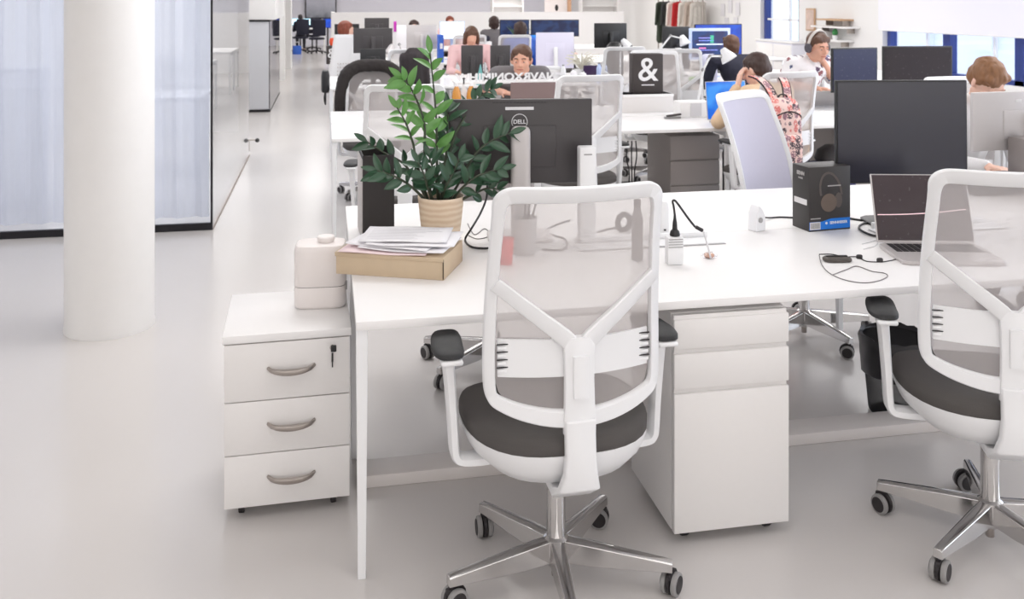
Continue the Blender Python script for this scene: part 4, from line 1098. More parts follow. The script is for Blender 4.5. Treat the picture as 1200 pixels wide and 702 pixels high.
# 6..
person('seated person in a pink top behind the two upright black monitors', pxy(551, 11.78), R(180), M_pinkc, M_trou, H_brown, M_skin, 'long', 1.0, lean=R(8), head=(R(-25), 0, 0), vox=.015, face=False, skw=1.25)
person('seated person with dark round hair and blue top, right of the black monitors', pxy(611, 13.0), 0, M_bluec, M_trou, H_dark, M_skin, 'bob', 1.02, lean=R(6), vox=.015, face=False)
person('seated red haired person in a white shirt seen in profile near the aisle', pxy(397, 12.95), R(-70), M_whitec, M_trou, H_red, M_skin2, 'bob', 1.04, lean=R(8), vox=.012)
person('seated person whose dark hair tops the grey monitor, far rows', pxy(485, 15.4), R(180), M_greyc, M_trou, H_dark, M_skin, 'short', 1.0, vox=.02, face=False, hands=False)
person('seated person whose auburn hair tops the white monitor with blue side panel', pxy(527, 18.9), R(180), M_pinkc, M_trou, H_red, M_skin, 'short', 1.0, vox=.02, face=False, hands=False)
person('seated person with dark brown hair seen from behind beside the navy tube shape', pxy(579, 16.5), 0, M_greyc, M_trou, H_dark, M_skin, 'bob', 1.03, vox=.018, face=False, hands=False)
person('seated auburn haired person peeking above the white desktop monitor, left of two', pxy(638, 15.3), R(180), M_bluec, M_trou, H_red, M_skin2, 'fringe', .96, vox=.014)
person('seated auburn haired person peeking above the white desktop monitor, right of two', pxy(656, 15.95), R(180), M_navyc, M_trou, H_red, M_skin2, 'fringe', .96, vox=.014)
person('dark seated figure far down the aisle in front of two bright screens', pxy(352, 30.6), 0, M_navyc, M_trou, H_black, M_skin, 'short', .90, vox=.025, face=False, hands=False, group='people seated at the desks')
# backpack --------------------------------------------------------------
def backpack_mat():
    m = mat('backpack_print', (246, 214, 208), .8); nt = m.node_tree; b = nt.nodes['Principled BSDF']
    tc = nt.nodes.new('ShaderNodeTexCoord'); mp = nt.nodes.new('ShaderNodeMapping'); mp.inputs['Scale'].default_value = (24, 5, 21)
    v = nt.nodes.new('ShaderNodeTexVoronoi'); v.inputs['Scale'].default_value = 1.0; v.inputs['Randomness'].default_value = .35
    n = nt.nodes.new('ShaderNodeTexNoise'); n.inputs['Scale'].default_value = 95; n.inputs['Detail'].default_value = 2
    nt.links.new(tc.outputs['Object'], mp.inputs[0]); nt.links.new(mp.outputs[0], v.inputs['Vector']); nt.links.new(tc.outputs['Object'], n.inputs['Vector'])
    rp = nt.nodes.new('ShaderNodeValToRGB'); e = rp.color_ramp.elements; e[0].position = .56; e[0].color = (1, 1, 1, 1); e[1].position = .62; e[1].color = (0, 0, 0, 1)
    nt.links.new(v.outputs['Distance'], rp.inputs[0])
    cr = nt.nodes.new('ShaderNodeValToRGB'); cr.color_ramp.interpolation = 'CONSTANT'; e = cr.color_ramp.elements
    e[0].position = 0; e[0].color = lin((92, 78, 86)); e[1].position = .4; e[1].color = lin((226, 130, 124)); x = cr.color_ramp.elements.new(.7); x.color = lin((158, 118, 130))
    sp = nt.nodes.new('ShaderNodeSeparateColor'); nt.links.new(v.outputs['Color'], sp.inputs[0]); nt.links.new(sp.outputs[0], cr.inputs[0])
    m1 = nt.nodes.new('ShaderNodeMath'); m1.operation = 'GREATER_THAN'; m1.inputs[1].default_value = .44; nt.links.new(n.outputs['Fac'], m1.inputs[0])
    m2 = nt.nodes.new('ShaderNodeMath'); m2.operation = 'MULTIPLY'; nt.links.new(m1.outputs[0], m2.inputs[0]); nt.links.new(rp.outputs[0], m2.inputs[1])
    mx = nt.nodes.new('ShaderNodeMix'); mx.data_type = 'RGBA'; mx.inputs[6].default_value = lin((248, 216, 208))
    nt.links.new(m2.outputs[0], mx.inputs[0]); nt.links.new(cr.outputs[0], mx.inputs[7]); nt.links.new(mx.outputs[2], b.inputs['Base Color']); return m
M_bp = backpack_mat(); M_strap = mat('strap_black', (38, 34, 36), .7)
X = colX(917, 5.60)
bp = thing('backpack', 'pink patterned backpack with black trim hanging behind the person in the beige sweater', 'backpack', (X, 5.60, 0), R(8))
zb, zt_ = .545, 1.05
mb = MB()
rings = [(.80, zb), (.97, zb+.015), (1.0, zb+.06), (1.0, zb+.20), (.98, zb+.30), (.95, zb+.38), (.86, zb+.43), (.66, zb+.465), (.35, zb+.478)]
mb.superl(rings, .122, .075, 3.2, 32); mb.build('main_bag', M_bp, bp, angle=70)
mb = MB(); mb.superl([(.8, zb+.03), (1, zb+.045), (1, zb+.21), (.9, zb+.235), (.6, zb+.245)], .092, .030, 4, 28, (0, -.072, 0)); mb.build('front_pocket', M_bp, bp, angle=70)
mb = MB(); mb.tube(smoothp([(-.118, -.0, zb+.30), (-.10, -.055, zb+.36), (0, -.075, zb+.395), (.10, -.055, zb+.36), (.118, -.0, zb+.30)], 5), .0045, 6); mb.build('zip', M_strap, bp)
mb = MB(); mb.tube(smoothp([(-.10, -.07, zb+.02), (0, -.082, zb+.008), (.10, -.07, zb+.02)], 5), .010, 6); mb.build('bottom_trim', M_strap, bp)
for s in (-1, 1):
    P = smoothp([(s*.05, .02, zb+.46), (s*.058, .035, zb+.50), (s*.072, .07, zb+.55), (s*.088, .13, zb+.59), (s*.095, .20, zb+.60)], 5)
    mb = MB(); rings = []
    for i, p in enumerate(P):
        a = P[max(0, i-1)]; b_ = P[min(len(P)-1, i+1)]; tg = (b_-a).normalized(); sd = Vector((1, 0, 0)); nn = sd.cross(tg).normalized()
        rings.append([p+sd*x+nn*y for x, y in ((-.028, -.007), (.028, -.007), (.028, .007), (-.028, .007))])
    mb.loops(rings); so = mb.build('shoulder_strap', M_bp, bp)
    for e in (-1, 1):
        mb = MB(); mb.tube([p+Vector((e*.029, -.002, .002)) for p in P], .0055, 6); mb.build('strap_trim', M_strap, so)
mb = MB(); mb.tube(smoothp([(-.035, 0, zb+.475), (-.024, .0, zb+.492), (0, 0, zb+.499), (.024, .0, zb+.492), (.035, 0, zb+.475)], 5), .009, 7, flat=.5); mb.build('grab_handle', M_strap, bp)
# coat over the chair ------------------------------------------------------
coat_y = .0
ct = thing('coat', 'black coat draped over a white chair back at the aisle end', 'coat', coat_chair.location, coat_chair.rotation_euler.z, scale=.93)
def coat_strip(mb, pts, rr, yoff):
    P = smoothp([(u, yoff+y_, z) for u, y_, z in pts], 5); rad = []
    n = len(P)
    for i in range(n):
        f = i/(n-1)*(len(rr)-1); k = min(len(rr)-2, int(f)); rad.append(rr[k]+(rr[k+1]-rr[k])*(f-k))
    mb.tube(P, [max(.01, r) for r in rad], 14)
mb = MB()
coat_strip(mb, [(-.29, -.16, .62), (-.295, -.17, .80), (-.28, -.18, .95), (-.235, -.20, 1.08), (-.14, -.22, 1.15), (0, -.225, 1.165), (.14, -.22, 1.15), (.235, -.20, 1.08), (.28, -.18, .95), (.295, -.17, .80), (.29, -.16, .62)],
           [.035, .05, .055, .062, .06, .058, .06, .062, .055, .05, .035], 0)
coat_strip(mb, [(-.27, -.30, .60), (-.22, -.32, .85), (-.1, -.325, 1.06), (.1, -.325, 1.06), (.22, -.32, .85), (.27, -.30, .60)], [.03, .05, .05, .05, .05, .03], 0)
remesh_build(mb, 'coat_body', mat('coat_black', (52, 47, 46), .9, noise=.15, bscale=40, bump=.5), ct, .012, 2, .004)
mb = MB(); mb.tube(smoothp([(-.262, -.175, .66), (-.255, -.19, .85), (-.225, -.20, 1.0), (-.18, -.215, 1.06)], 5), .014, 8, flat=.5)
mb.build('fur_lining', mat('coat_lining', (132, 108, 92), .95, noise=.3, bscale=120, bump=1), ct)
# ------------------------------------------------------------------ background objects
def screen_mat(nm, c1, c2, emit, scale=(6, 1, 9)):
    m = mat(nm, c1, .3); nt = m.node_tree; b = nt.nodes['Principled BSDF']
    tc = nt.nodes.new('ShaderNodeTexCoord'); mp = nt.nodes.new('ShaderNodeMapping'); mp.inputs['Scale'].default_value = scale
    br = nt.nodes.new('ShaderNodeTexNoise'); br.inputs['Scale'].default_value = 1; br.inputs['Detail'].default_value = 1
    mx = nt.nodes.new('ShaderNodeMix'); mx.data_type = 'RGBA'; mx.inputs[6].default_value = lin(c1); mx.inputs[7].default_value = lin(c2)
    rp = nt.nodes.new('ShaderNodeValToRGB'); rp.color_ramp.elements[0].position = .42; rp.color_ramp.elements[1].position = .58
    nt.links.new(tc.outputs['Object'], mp.inputs[0]); nt.links.new(mp.outputs[0], br.inputs['Vector']); nt.links.new(br.outputs['Fac'], rp.inputs[0]); nt.links.new(rp.outputs[0], mx.inputs[0])
    b.inputs['Base Color'].default_value = (0, 0, 0, 1); nt.links.new(mx.outputs[2], b.inputs['Emission Color']); b.inputs['Emission Strength'].default_value = emit; return m
S_code = screen_mat('screen_code', (50, 50, 100), (40, 70, 130), 1.0)
S_blue = screen_mat('screen_blue', (28, 70, 190), (24, 84, 214), 1.0)
S_sky = screen_mat('screen_sky', (20, 104, 220), (60, 150, 240), 1.0)
S_bright = mat('screen_bright', (190, 236, 255), .3, emit=2.2)
S_nav = screen_mat('screen_navy', (38, 46, 92), (52, 76, 130), .6)
M_bz = mat('bezel_pale', (196, 210, 244), .4)
# second row
flatmon('dark monitor behind the large front monitor, right one of the pair', 1033, 1118, 54, 120, 7.05, M_black, mat('screen_brownblack', (46, 40, 44), .25), yaw=-8)
flatmon('dark navy monitor behind the large front monitor, left one of the pair', 970, 1034, 56, 108, 7.0, M_black, mat('screen_darknavy', (40, 42, 70), .25), yaw=6)
blp = laptop('open laptop with a bright blue screen in front of the person with the backpack', Vector(at(856, 134, 6.62))*Vector((1, 1, 0))+Vector((0, 0, DZ)) if False else (colX(853, 6.62), 6.62, DZ), R(6), .34, .29, R(8), S_sky, M_silver)
llp = laptop('open laptop with a brown grey lid turned to the camera under the white letters', (colX(624, 7.32), 7.32, DZ), R(180-4), .36, .25, R(8), M_lscreen, mat('lid_brown', (128, 108, 106), .4))
MB().lathe([(.012, 0), (.012, .0012)], 16, M=T((0, .0085, .13)) @ Matrix.Rotation(R(-90), 4, 'X')).build('lid_emblem', M_mback, llp)
# letter shelf
x0, x1 = colX(533, 7.5), colX(654, 7.5)
ls = thing('monitor_shelf', 'long white desk shelf behind the brown laptop carrying the white letters', 'shelf', ((x0+x1)/2, 7.56, DZ))
wl = x1-x0
zsh = CAMH-95*dep(x0+.4, 7.5)/FOC-DZ
mb = MB(); mb.box((0, 0, zsh-.009), (wl, .20, .018), bev=.003); mb.build('board', M_white, ls)
for s in (-1, 1): MB().box((s*(wl/2-.02), 0, (zsh-.018)/2), (.02, .18, zsh-.018), bev=.002).build('side_panel', M_white, ls)
lt = text_mb('NAVRXONIMIHW', .082, .010, FACE_B @ T((0, 0, 0)), bold=.0018)
xs = [v.co.x for v in lt.bm.verts]; k = (wl*.97)/(max(xs)-min(xs)); bmesh.ops.scale(lt.bm, vec=(k, 1, 1.05), verts=lt.bm.verts)
zs = [v.co.z for v in lt.bm.verts]; bmesh.ops.translate(lt.bm, vec=(0, 0, -min(zs)), verts=lt.bm.verts)
lo_ = lt.build('letter_sign', mat('letter_white', (236, 235, 236), .5)); tag(lo_, 'row of white cut out letters standing reversed on the long desk shelf', 'letters', loc=((x0+x1)/2, 7.53, DZ+zsh), rz=0)
# amber bottles
M_amber = mat('amber_glass', (204, 138, 52), .25, coat=.4)
for px, Y, lab in ((535, 7.25, 'left amber bottle standing behind the top of the black monitor'), (552, 7.25, 'right amber bottle standing behind the top of the black monitor')):
    b_ = thing('bottle', lab, 'bottle', (colX(px, Y), Y, DZ), 0, 'amber bottles')
    MB().lathe([(.030, 0), (.035, .005), (.036, .16), (.031, .20), (.020, .225), (.014, .24)], 24).build('body', M_amber, b_)
    MB().lathe([(.0145, .24), (.0145, .262), (.012, .264)], 16).build('cap', M_whitec, b_)
    MB().lathe([(.0365, .05), (.0368, .052), (.0368, .13), (.0365, .132)], 24).build('label_band', M_grim if px > 540 else M_steel, b_)
wb = thing('bottle', 'slim white bottle between the two amber bottles', 'bottle', (colX(543.5, 7.3), 7.3, DZ))
MB().lathe([(.020, 0), (.022, .004), (.022, .20), (.010, .23), (.010, .25)], 20).build('body', M_plastic, wb)
MB().lathe([(.006, .25), (.006, .29), (.011, .291), (.011, .30), (.004, .302)], 14).build('pump', M_dark, wb)
# ampersand boxes
def amp(label, c, rz, w, h, d, sz):
    t = thing('storage_box', label, 'box', c, rz)
    MB().box((0, 0, h/2), (w, d, h), bev=.006).build('body', mat('amp_grey', (62, 55, 54), .6), t)
    text_mb('&', sz, .001, T((0, -d/2-.001, h*.58)) @ FACE_Y, bold=sz*.008).build('printed_sign', MATS['letter_white'], t)
    MB().box((0, -d/2-.001, h*.22), (w*.42, .002, h*.025)).build('printed_line', MATS['letter_white'], t)
    return t
Y_ = 7.35; c = at(757, 109, Y_)
cabn = thing('storage_box', 'low white box on the second row desk under the dark ampersand box', 'box', (c.x-.02, Y_, DZ), 0)
MB().box((0, 0, (c.z-DZ)/2), (.44, .20, c.z-DZ), bev=.004).build('body', mat('pale_card_box', (226, 222, 220), .6), cabn)
MB().box((0, 0, c.z-DZ-.012), (.446, .206, .024), bev=.004).build('lid', M_white, cabn)
amp('dark grey box with a large white ampersand sign on the second row', (c.x, Y_, c.z), R(-4), .255, .325, .12, .27)
wbx = thing('storage_box', 'small white box with a pale grey front left of the blue laptop', 'box', (colX(811, 6.95), 6.95, DZ))
MB().box((0, 0, .06), (.25, .16, .12), bev=.004).build('body', M_white, wbx); MB().box((0, -.081, .06), (.09, .004, .10)).build('front_label', M_grim if False else mat('pale_grey', (214, 212, 214), .6), wbx)
st_ = thing('stapler', 'small grey stapler lying on the second row desk below the ampersand box', 'stapler', on(788, 139, DZ))
MB().box((0, 0, .008), (.13, .03, .014), bev=.004).build('base', M_grim, st_); MB().box((.01, 0, .026), (.12, .024, .016), rot=(0, R(-6), 0), bev=.006).build('arm', M_mback, st_)
# second row things right of the person with headphones
lp2 = laptop('silver laptop opened away from the camera before the person in the floral shirt', (colX(962, 7.35), 7.35, DZ), R(180+6), .33, .22, R(50), M_lscreen, M_silver, keys=False)
for i, (px, py, r, lab) in enumerate(((905, 141, 5, 'white notepad on the second row desk beside the pink backpack'), (945, 143, -6, 'white paper pad in front of the person in the floral shirt'))):
    n_ = MB().box((0, 0, .006), (.26, .18, .012), bev=.002).build('notepad', M_paper); tag(n_, lab, 'notepad', loc=on(px, py, DZ), rz=R(r))
tb = MB(); P = at(971, 186, 5.2)
db = thing('storage_bin', 'dark blue bin with black things below the second row desk, left of the large monitor', 'bin', (colX(976, 6.6), 6.6, 0))
MB().superl([(.85, 0), (.9, .02), (1, .36), (1.03, .37), (1.03, .40), (.97, .40)], .15, .13, 5, 28).build('bin_body', mat('navy_plastic', (44, 46, 110), .5), db)
MB().superl([(.8, .40), (.95, .44), (.8, .50), (.4, .54)], .14, .12, 3, 24).build('contents', M_mback, db)
# hanging cables and dark basket under the second row
hc_ = MB(); 
for k, (px, py) in enumerate(((731, 150), (733, 152), (738, 150))):
    pass
bk_ = thing('cable_basket', 'dark wire basket with cables on the floor under the second row desk', 'basket', (colX(742, 6.7), 6.7, 0))
MB().superl([(.8, .002), (.9, .01), (1, .26), (1.03, .265), (1.03, .28), (.98, .28)], .14, .10, 4, 28).build('basket', M_dark, bk_)
for k in range(3):
    MB().tube(smoothp([(-.04+.03*k, 0, .60), (-.05+.04*k, .01, .48), (-.03+.02*k, 0, .36), (-.04+.03*k, 0, .2)], 5), .005, 6).build('cable', M_cblk, bk_)
# third row (Y 9.87 - 11.4)
flatmon('left one of two upright black monitors in front of the person in pink', 540, 566, 53, 87, 10.3, M_mback, facing='far')
flatmon('right one of two upright black monitors in front of the person in pink', 574, 598, 53, 87, 10.3, M_mback, facing='far')
flatmon('white desktop monitor seen from behind below the two auburn heads', 627, 673, 38, 80, 11.0, mat('white_monitor', (226, 222, 240), .35), facing='far', neckm=M_plastic)
flatmon('dark monitor with its back to the camera right of the purple laptop', 695, 735, 27, 56, 12.0 if False else 10.9, M_black, facing='far')
flatmon('black monitor behind the articulated white lamp', 775, 809, 31, 80, 10.75, M_black, facing='far')
mc = flatmon('pale framed monitor showing code in front of the navy dressed person', 806, 858, 33, 70, 10.45, M_bz, S_code, bez=.035)
sc_ = [c for c in mc.children if c.name.startswith('screen')][0]; zz_ = sum((Vector(b) for b in sc_.bound_box), Vector())/8
for i_, (dx, dz, ww, hh, cc) in enumerate(((0, -.005, .40, .012, (200, 210, 250)), (.03, .07, .05, .09, (60, 150, 120)), (-.08, .09, .18, .010, (130, 130, 210)), (-.06, .05, .22, .008, (120, 140, 220)), (-.12, -.06, .10, .012, (230, 120, 170)), (-.02, -.09, .26, .008, (120, 130, 210)))):
    MB().box((zz_.x+dx*.8, -.004, zz_.z+dz*.8), (ww*.85, .002, hh)).build('code_line', mat('code_%d' % i_, cc, .4, emit=.8), sc_)
flatmon('wide blue lit monitor behind the pale framed one', 812, 872, 28, 66, 11.05, M_black, S_blue)
flatmon('black monitor behind the coat chair, larger lower one of the stack', 414, 460, 33, 62, 11.0, M_mback, facing='far')
flatmon('black monitor behind the coat chair, smaller lowest one', 422, 452, 57, 84, 10.35, M_black, facing='far')
flatmon('black monitor with a pale emblem at the top of the stack behind the coat chair', 427, 456, 21, 42, 14.0, M_mback, facing='far')
flatmon('dark monitor behind the red haired person', 392, 421, 28, 50, 14.2, M_black, facing='far')
flatmon('grey desktop monitor seen from behind above the dark jacket', 476, 512, 29, 58, 14.0, M_silver, facing='far', neckm=M_silver)
flatmon('white screen monitor with a blue side panel near the plant top', 515, 545, 25, 46, 14.3, M_bz, mat('screen_white', (240, 248, 255), .4, emit=.8))
flatmon('navy lit monitor left of the wide navy pair, behind the desk plant', 585, 621, 23, 44, 14.3, M_black, S_nav)
flatmon('wide navy lit monitor behind the white desktop monitor', 621, 680, 23, 43, 14.3, M_black, S_nav)
flatmon('blue lit monitor beside the dark haired person in blue', 616, 640, 40, 58, 11.7 if False else 13.9, M_black, S_sky)
ppl = laptop('small open laptop with a dark purple lid in third row', (colX(694, 10.2), 10.2, DZ), R(180+4), .235, .17, R(12), M_lscreen, mat('purple_lid', (62, 40, 78), .4), keys=False)
# navy roll and blue panel
nr = MB(); nr.cap((-.10, 0, .045), (.12, 0, .045), .045, .045); tag(nr.build('bolster', M_navyc), 'navy rolled bag on the far desk left of the dark haired back', 'bag', loc=(colX(562, 14.1), 14.1, DZ+.28))
bx2 = MB().box((0, 0, .14), (.34, .22, .28), bev=.004).build('storage_box', M_white); tag(bx2, 'white box under the navy rolled bag on a far desk', 'box', loc=(colX(562, 14.1), 14.1, DZ))
pan = thing('folder', 'blue upright folder beside the white screen monitor', 'folder', (colX(516, 13.75), 13.75, DZ)); MB().box((0, 0, .2), (.07, .25, .40), bev=.003).build('cover', M_bluec, pan); MB().box((0, -.1265, .24), (.04, .002, .08)).build('spine_label', M_paper, pan)
mg2 = thing('roll_banner', 'narrow magenta and white upright stand behind the black monitors', 'banner', (colX(463, 14.6), 14.6, DZ)); MB().box((0, 0, .50), (.045, .02, .16)).build('magenta_panel', mat('magenta', (196, 52, 176), .5), mg2)
MB().box((0, .012, .30), (.05, .02, .60)).build('white_panel', M_plastic, mg2)
MB().box((.10, .0, .26), (.17, .02, .52), bev=.003).build('sheet', M_paper, mg2)
# lamps
def lamp(label, Y, base, pts, headpx, m=M_plastic, r=.008, hd=Vector((.3, -.3, -1)), hr=.055, group='desk lamps'):
    B = Vector((colX(base, Y), Y, DZ)); t = thing('desk_lamp', label, 'lamp', B, 0, group)
    MB().lathe([(.07, 0), (.075, .004), (.07, .014), (.02, .02), (.012, .05)], 24).build('lamp_base', m, t)
    P = [Vector((0, 0, .04))]+[at(a, b, Y)-B for a, b in pts]
    for i in range(len(P)-1):
        o1 = MB().tube([P[i]+Vector((0, .008, 0)), P[i+1]+Vector((0, .008, 0))], r, 8).tube([P[i]-Vector((0, .012, 0)), P[i+1]-Vector((0, .012, 0))], r*.7, 6).build('arm', m, t)
        j = MB().sphere(P[i+1], r*2.2, 10, 8).build('joint', M_grim, o1)
    Hc = at(headpx[0], headpx[1], Y)-B; q = hd.normalized().to_track_quat('Z', 'Y').to_matrix().to_4x4()
    MB().lathe([(.02, -.06), (.028, -.05), (.035, -.03), (hr, .02), (hr*1.15, .055), (hr*1.1, .055), (hr*.9, .02), (.01, -.03)], 22, M=T(Hc) @ q).build('lamp_shade', m, t)
    MB().sphere(Hc+hd.normalized()*.02, .022, 10, 8).build('bulb', M_eyew, t)
    return t
lamp('articulated white lamp in front of the black monitor in third row', 10.2, 772, [(771, 61), (786, 42), (799, 45)], (801, 47))
lamp('white lamp with round shade in front of the navy dressed person', 8.7-1.15, 818, [(824, 82), (832, 66), (845, 66)], (851, 64), hd=Vector((.5, -.4, -1)), hr=.062)
lamp('white lamp with black pole and round shade over the white chair', 10.3, 727, [(727, 60), (727, 52)], (733, 51), m=M_plastic, hd=Vector((.6, -.2, -.8)), hr=.045)
lamp('grey lamp with tilted tube shade behind the plant top', 10.4, 476, [(474, 70), (468, 52)], (458, 58), m=M_silver, hd=Vector((-.4, -.2, -1)), hr=.05)
# vase / white column on third row, green dish
vs = thing('vase', 'tall white vase on the third row desk beside the lamp', 'vase', (colX(795, 10.1), 10.1, DZ))
MB().lathe([(.05, 0), (.06, .01), (.075, .08), (.05, .18), (.035, .26), (.035, .36), (.040, .365), (.028, .36), (.026, .2)], 24).build('body', M_plastic, vs)
gd = thing('dish', 'round green dish at the front edge of third row desk', 'dish', (colX(814, 9.98), 9.98, DZ)); MB().lathe([(.05, 0), (.055, .004), (.075, .03), (.072, .032), (.05, .008), (.001, .006)], 24).build('dish', mat('green_glaze', (150, 200, 120), .4), gd)
MB().lathe([(.001, .028), (.06, .030), (.05, .042), (.001, .05)], 20).build('contents', mat('green_leafy', (140, 196, 110), .8, noise=.2), gd)
pb2 = thing('tote_bag', 'pale lavender bag with printed shapes on the third row desk in front of navy sleeves', 'bag', (colX(834, 9.9-.0), 9.98, DZ))
MB().superl([(.9, 0), (1, .02), (1, .20), (.85, .28), (.6, .30)], .095, .05, 3.4, 24).build('bag_body', mat('lavender_print', (224, 224, 246), .7, noise=.02), pb2)
for q_ in ((-.03, .19), (.03, .17), (.0, .08)): MB().lathe([(.018, -.001), (.018, .001)], 12, M=T((q_[0], -.052, q_[1])) @ Matrix.Rotation(R(90), 4, 'X')).build('printed_shape', M_navy, pb2)
# headphones / black hood on chair in third row
bh = thing('cap', 'black rounded bag on the desk beside the white round lamp shade', 'bag', (colX(720, 10.5), 10.5, DZ))
MB().superl([(.9, 0), (1, .03), (1, .28), (.85, .38), (.5, .42)], .10, .09, 3, 24).build('bag_body', M_black, bh)
MB().tube(smoothp([(.06, 0, .38), (.13, 0, .41), (.19, 0, .36), (.205, 0, .28)], 5), .035, 10).build('strap', M_black, bh)
# cone, books, small things on third row
cn2 = thing('paper_cone', 'teal paper cone standing in front of the black monitors', 'cone', (colX(563, 9.95), 9.95, DZ)); MB().lathe([(.045, 0), (.046, .003), (.03, .10), (.004, .22)], 20).build('cone', mat('teal_card', (112, 178, 176), .6), cn2)
M_cover = [M_paper, M_white, M_plastic]
for i in range(6):
    bkx = MB().box((0, 0, .015), (.16-.006*(i % 3), .20, .028), bev=.002).build('book', M_cover[i % 3]); tag(bkx, 'white book stacked on the third row desk, %s' % ['lowest', 'second from bottom', 'third from bottom', 'fourth from bottom', 'fifth from bottom', 'topmost'][i], 'book', 'white books stacked below the white monitor', loc=(colX(648, 10.1), 10.1, DZ+.0295*i), rz=R([4, -5, 8, -2, 6, -7][i]))
for px, Y, h_, r_, m_, lab in ((660, 10.0, .20, .03, M_plastic, 'white bottle right of the book stack'), (672, 10.05, .15, .036, M_paper, 'white jar right of the book stack'), (683, 10.1, .12, .04, M_plastic, 'wide white cup beside the pale plants'),
                               (702, 9.97, .22, .028, mat('blue_white', (188, 204, 240), .4), 'left pale blue bottle in front of the white chair'), (709, 9.97, .22, .028, MATS['blue_white'], 'right pale blue bottle in front of the white chair'),
                               (570, 9.95, .13, .012, M_dark, 'thin dark bottle between the black monitors'), (463, 9.95, .20, .05, M_plastic, 'white jug below the tilted grey lamp'), (470, 10.0, .26, .04, M_paper, 'white tall jar below the tilted grey lamp'),
                               (500, 9.98, .16, .045, M_plastic, 'white pot left of the pink sleeves'), (512, 10.0, .18, .035, M_silver, 'silver flask behind the plant top'), (524, 9.95, .12, .04, M_paper, 'white mug behind the plant top'),
                               (705, 6.95, .10, .035, M_plastic, 'white mug near the chair right of the black logo monitor'), (780, 9.95, .10, .04, M_plastic, 'white mug beside the tall vase'), (608, 7.32, .07, .0, None, '')):
    if not m_: continue
    b_ = thing('bottle' if 'bottle' in lab else 'jar', lab, 'bottle' if 'bottle' in lab else 'jar', (colX(px, Y), Y, DZ))
    MB().lathe([(r_*.9, 0), (r_, .004), (r_, h_*.7), (r_*.8, h_*.82), (r_*.45, h_*.88), (r_*.45, h_*.95)], 20).build('body', m_, b_)
    MB().lathe([(r_*.5, h_*.95), (r_*.5, h_), (r_*.4, h_+.002)], 16).build('lid', M_grim, b_)
# pale dried plant
dp = thing('potted_plant', 'pale tangled dried plant in a white pot right of the white monitor', 'plant', (colX(681, 10.4), 10.4, DZ))
MB().lathe([(.05, 0), (.055, .01), (.07, .12), (.066, .12), (.05, .02)], 22).build('pot', M_plastic, dp)
rl = random.Random(11); mb = MB()
for i in range(46):
    a = rl.uniform(0, 6.28); r_ = rl.uniform(.05, .22); L = rl.uniform(.10, .24)
    mb.tube(smoothp([(0, 0, .11), (r_*.5*math.cos(a), r_*.3*math.sin(a), .11+L*.7), (r_*math.cos(a), r_*.5*math.sin(a), .11+L*rl.uniform(.4, 1))], 4), .005, 5)
mb.build('foliage', mat('dried_leaf', (224, 220, 206), .8), dp)
gp2 = thing('potted_plant', 'dark green spiky plant on the far desk above the dark round hair', 'plant', (colX(606, 14.1), 14.1, DZ))
MB().lathe([(.06, 0), (.07, .01), (.085, .30), (.08, .30), (.06, .02)], 22).build('pot', M_plastic, gp2)
mb = MB(); rl = random.Random(4)
for i in range(16):
    a = rl.uniform(0, 6.28); e = rl.uniform(.3, 1)
    leaf(mb, Vector((0, 0, .30)), Vector((math.cos(a)*e, math.sin(a)*e*.6, .9)), Vector((0, 0, 1)), rl.uniform(.2, .33), .05)
mb.build('foliage', M_leafB, gp2, angle=80)
# dark jacket on chair at px 483
jk = thing('jacket', 'dark jacket hanging over a chair back left of the plant top', 'jacket', (colX(475, 9.4), 9.4, 0), R(10))
mb = MB(); mb.cap((-.15, 0, 1.10), (.15, 0, 1.10), .05, .05); mb.cap((-.14, -.02, 1.08), (-.17, -.03, .72), .065, .05); mb.cap((.14, -.02, 1.08), (.17, -.03, .72), .065, .05); mb.cap((0, -.03, 1.05), (0, -.04, .70), .12, .12); mb.cap((-.06, 0, 1.15), (.06, 0, 1.15), .045, .045)
bmesh.ops.scale(mb.bm, vec=(.74, .5, 1), verts=mb.bm.verts); bmesh.ops.translate(mb.bm, vec=(0, -.33, 0), verts=mb.bm.verts)
remesh_build(mb, 'jacket_body', mat('jacket_dark', (58, 52, 54), .9, noise=.2), jk, .014, 2, .004)
# aisle end: ampersand sign, red lamp, bags
Y5 = 13.6; c = at(387, 61, Y5)
ab = amp('small dark box with a white ampersand at the aisle end of the rows', (c.x+.02, 13.62, DZ), 0, .15, .26, .12, .19); 
rc = thing('cup', 'orange red round pot above the small ampersand box', 'pot', (c.x+.04, 13.62, DZ+.26)); MB().lathe([(.03, 0), (.045, .01), (.055, .06), (.04, .11), (.035, .11), (.045, .06), (.03, .02)], 20).build('pot', mat('orange_red', (240, 88, 50), .5), rc)
bgp = thing('shoulder_bag', 'black bag hanging on the side of the third row at the aisle', 'bag', (-.015, 10.3, -.14)); MB().superl([(.85, .80), (1, .83), (1, .98), (.8, 1.03), (.5, 1.04)], .045, .09, 3, 20).build('bag_body', M_black, bgp)
MB().tube(smoothp([(0, -.07, .82), (-.01, -.08, .74), (-.0, -.05, .68), (.0, .05, .68), (0, .08, .74), (0, .07, .84)], 5), .010, 7).build('bag_strap', M_black, bgp)
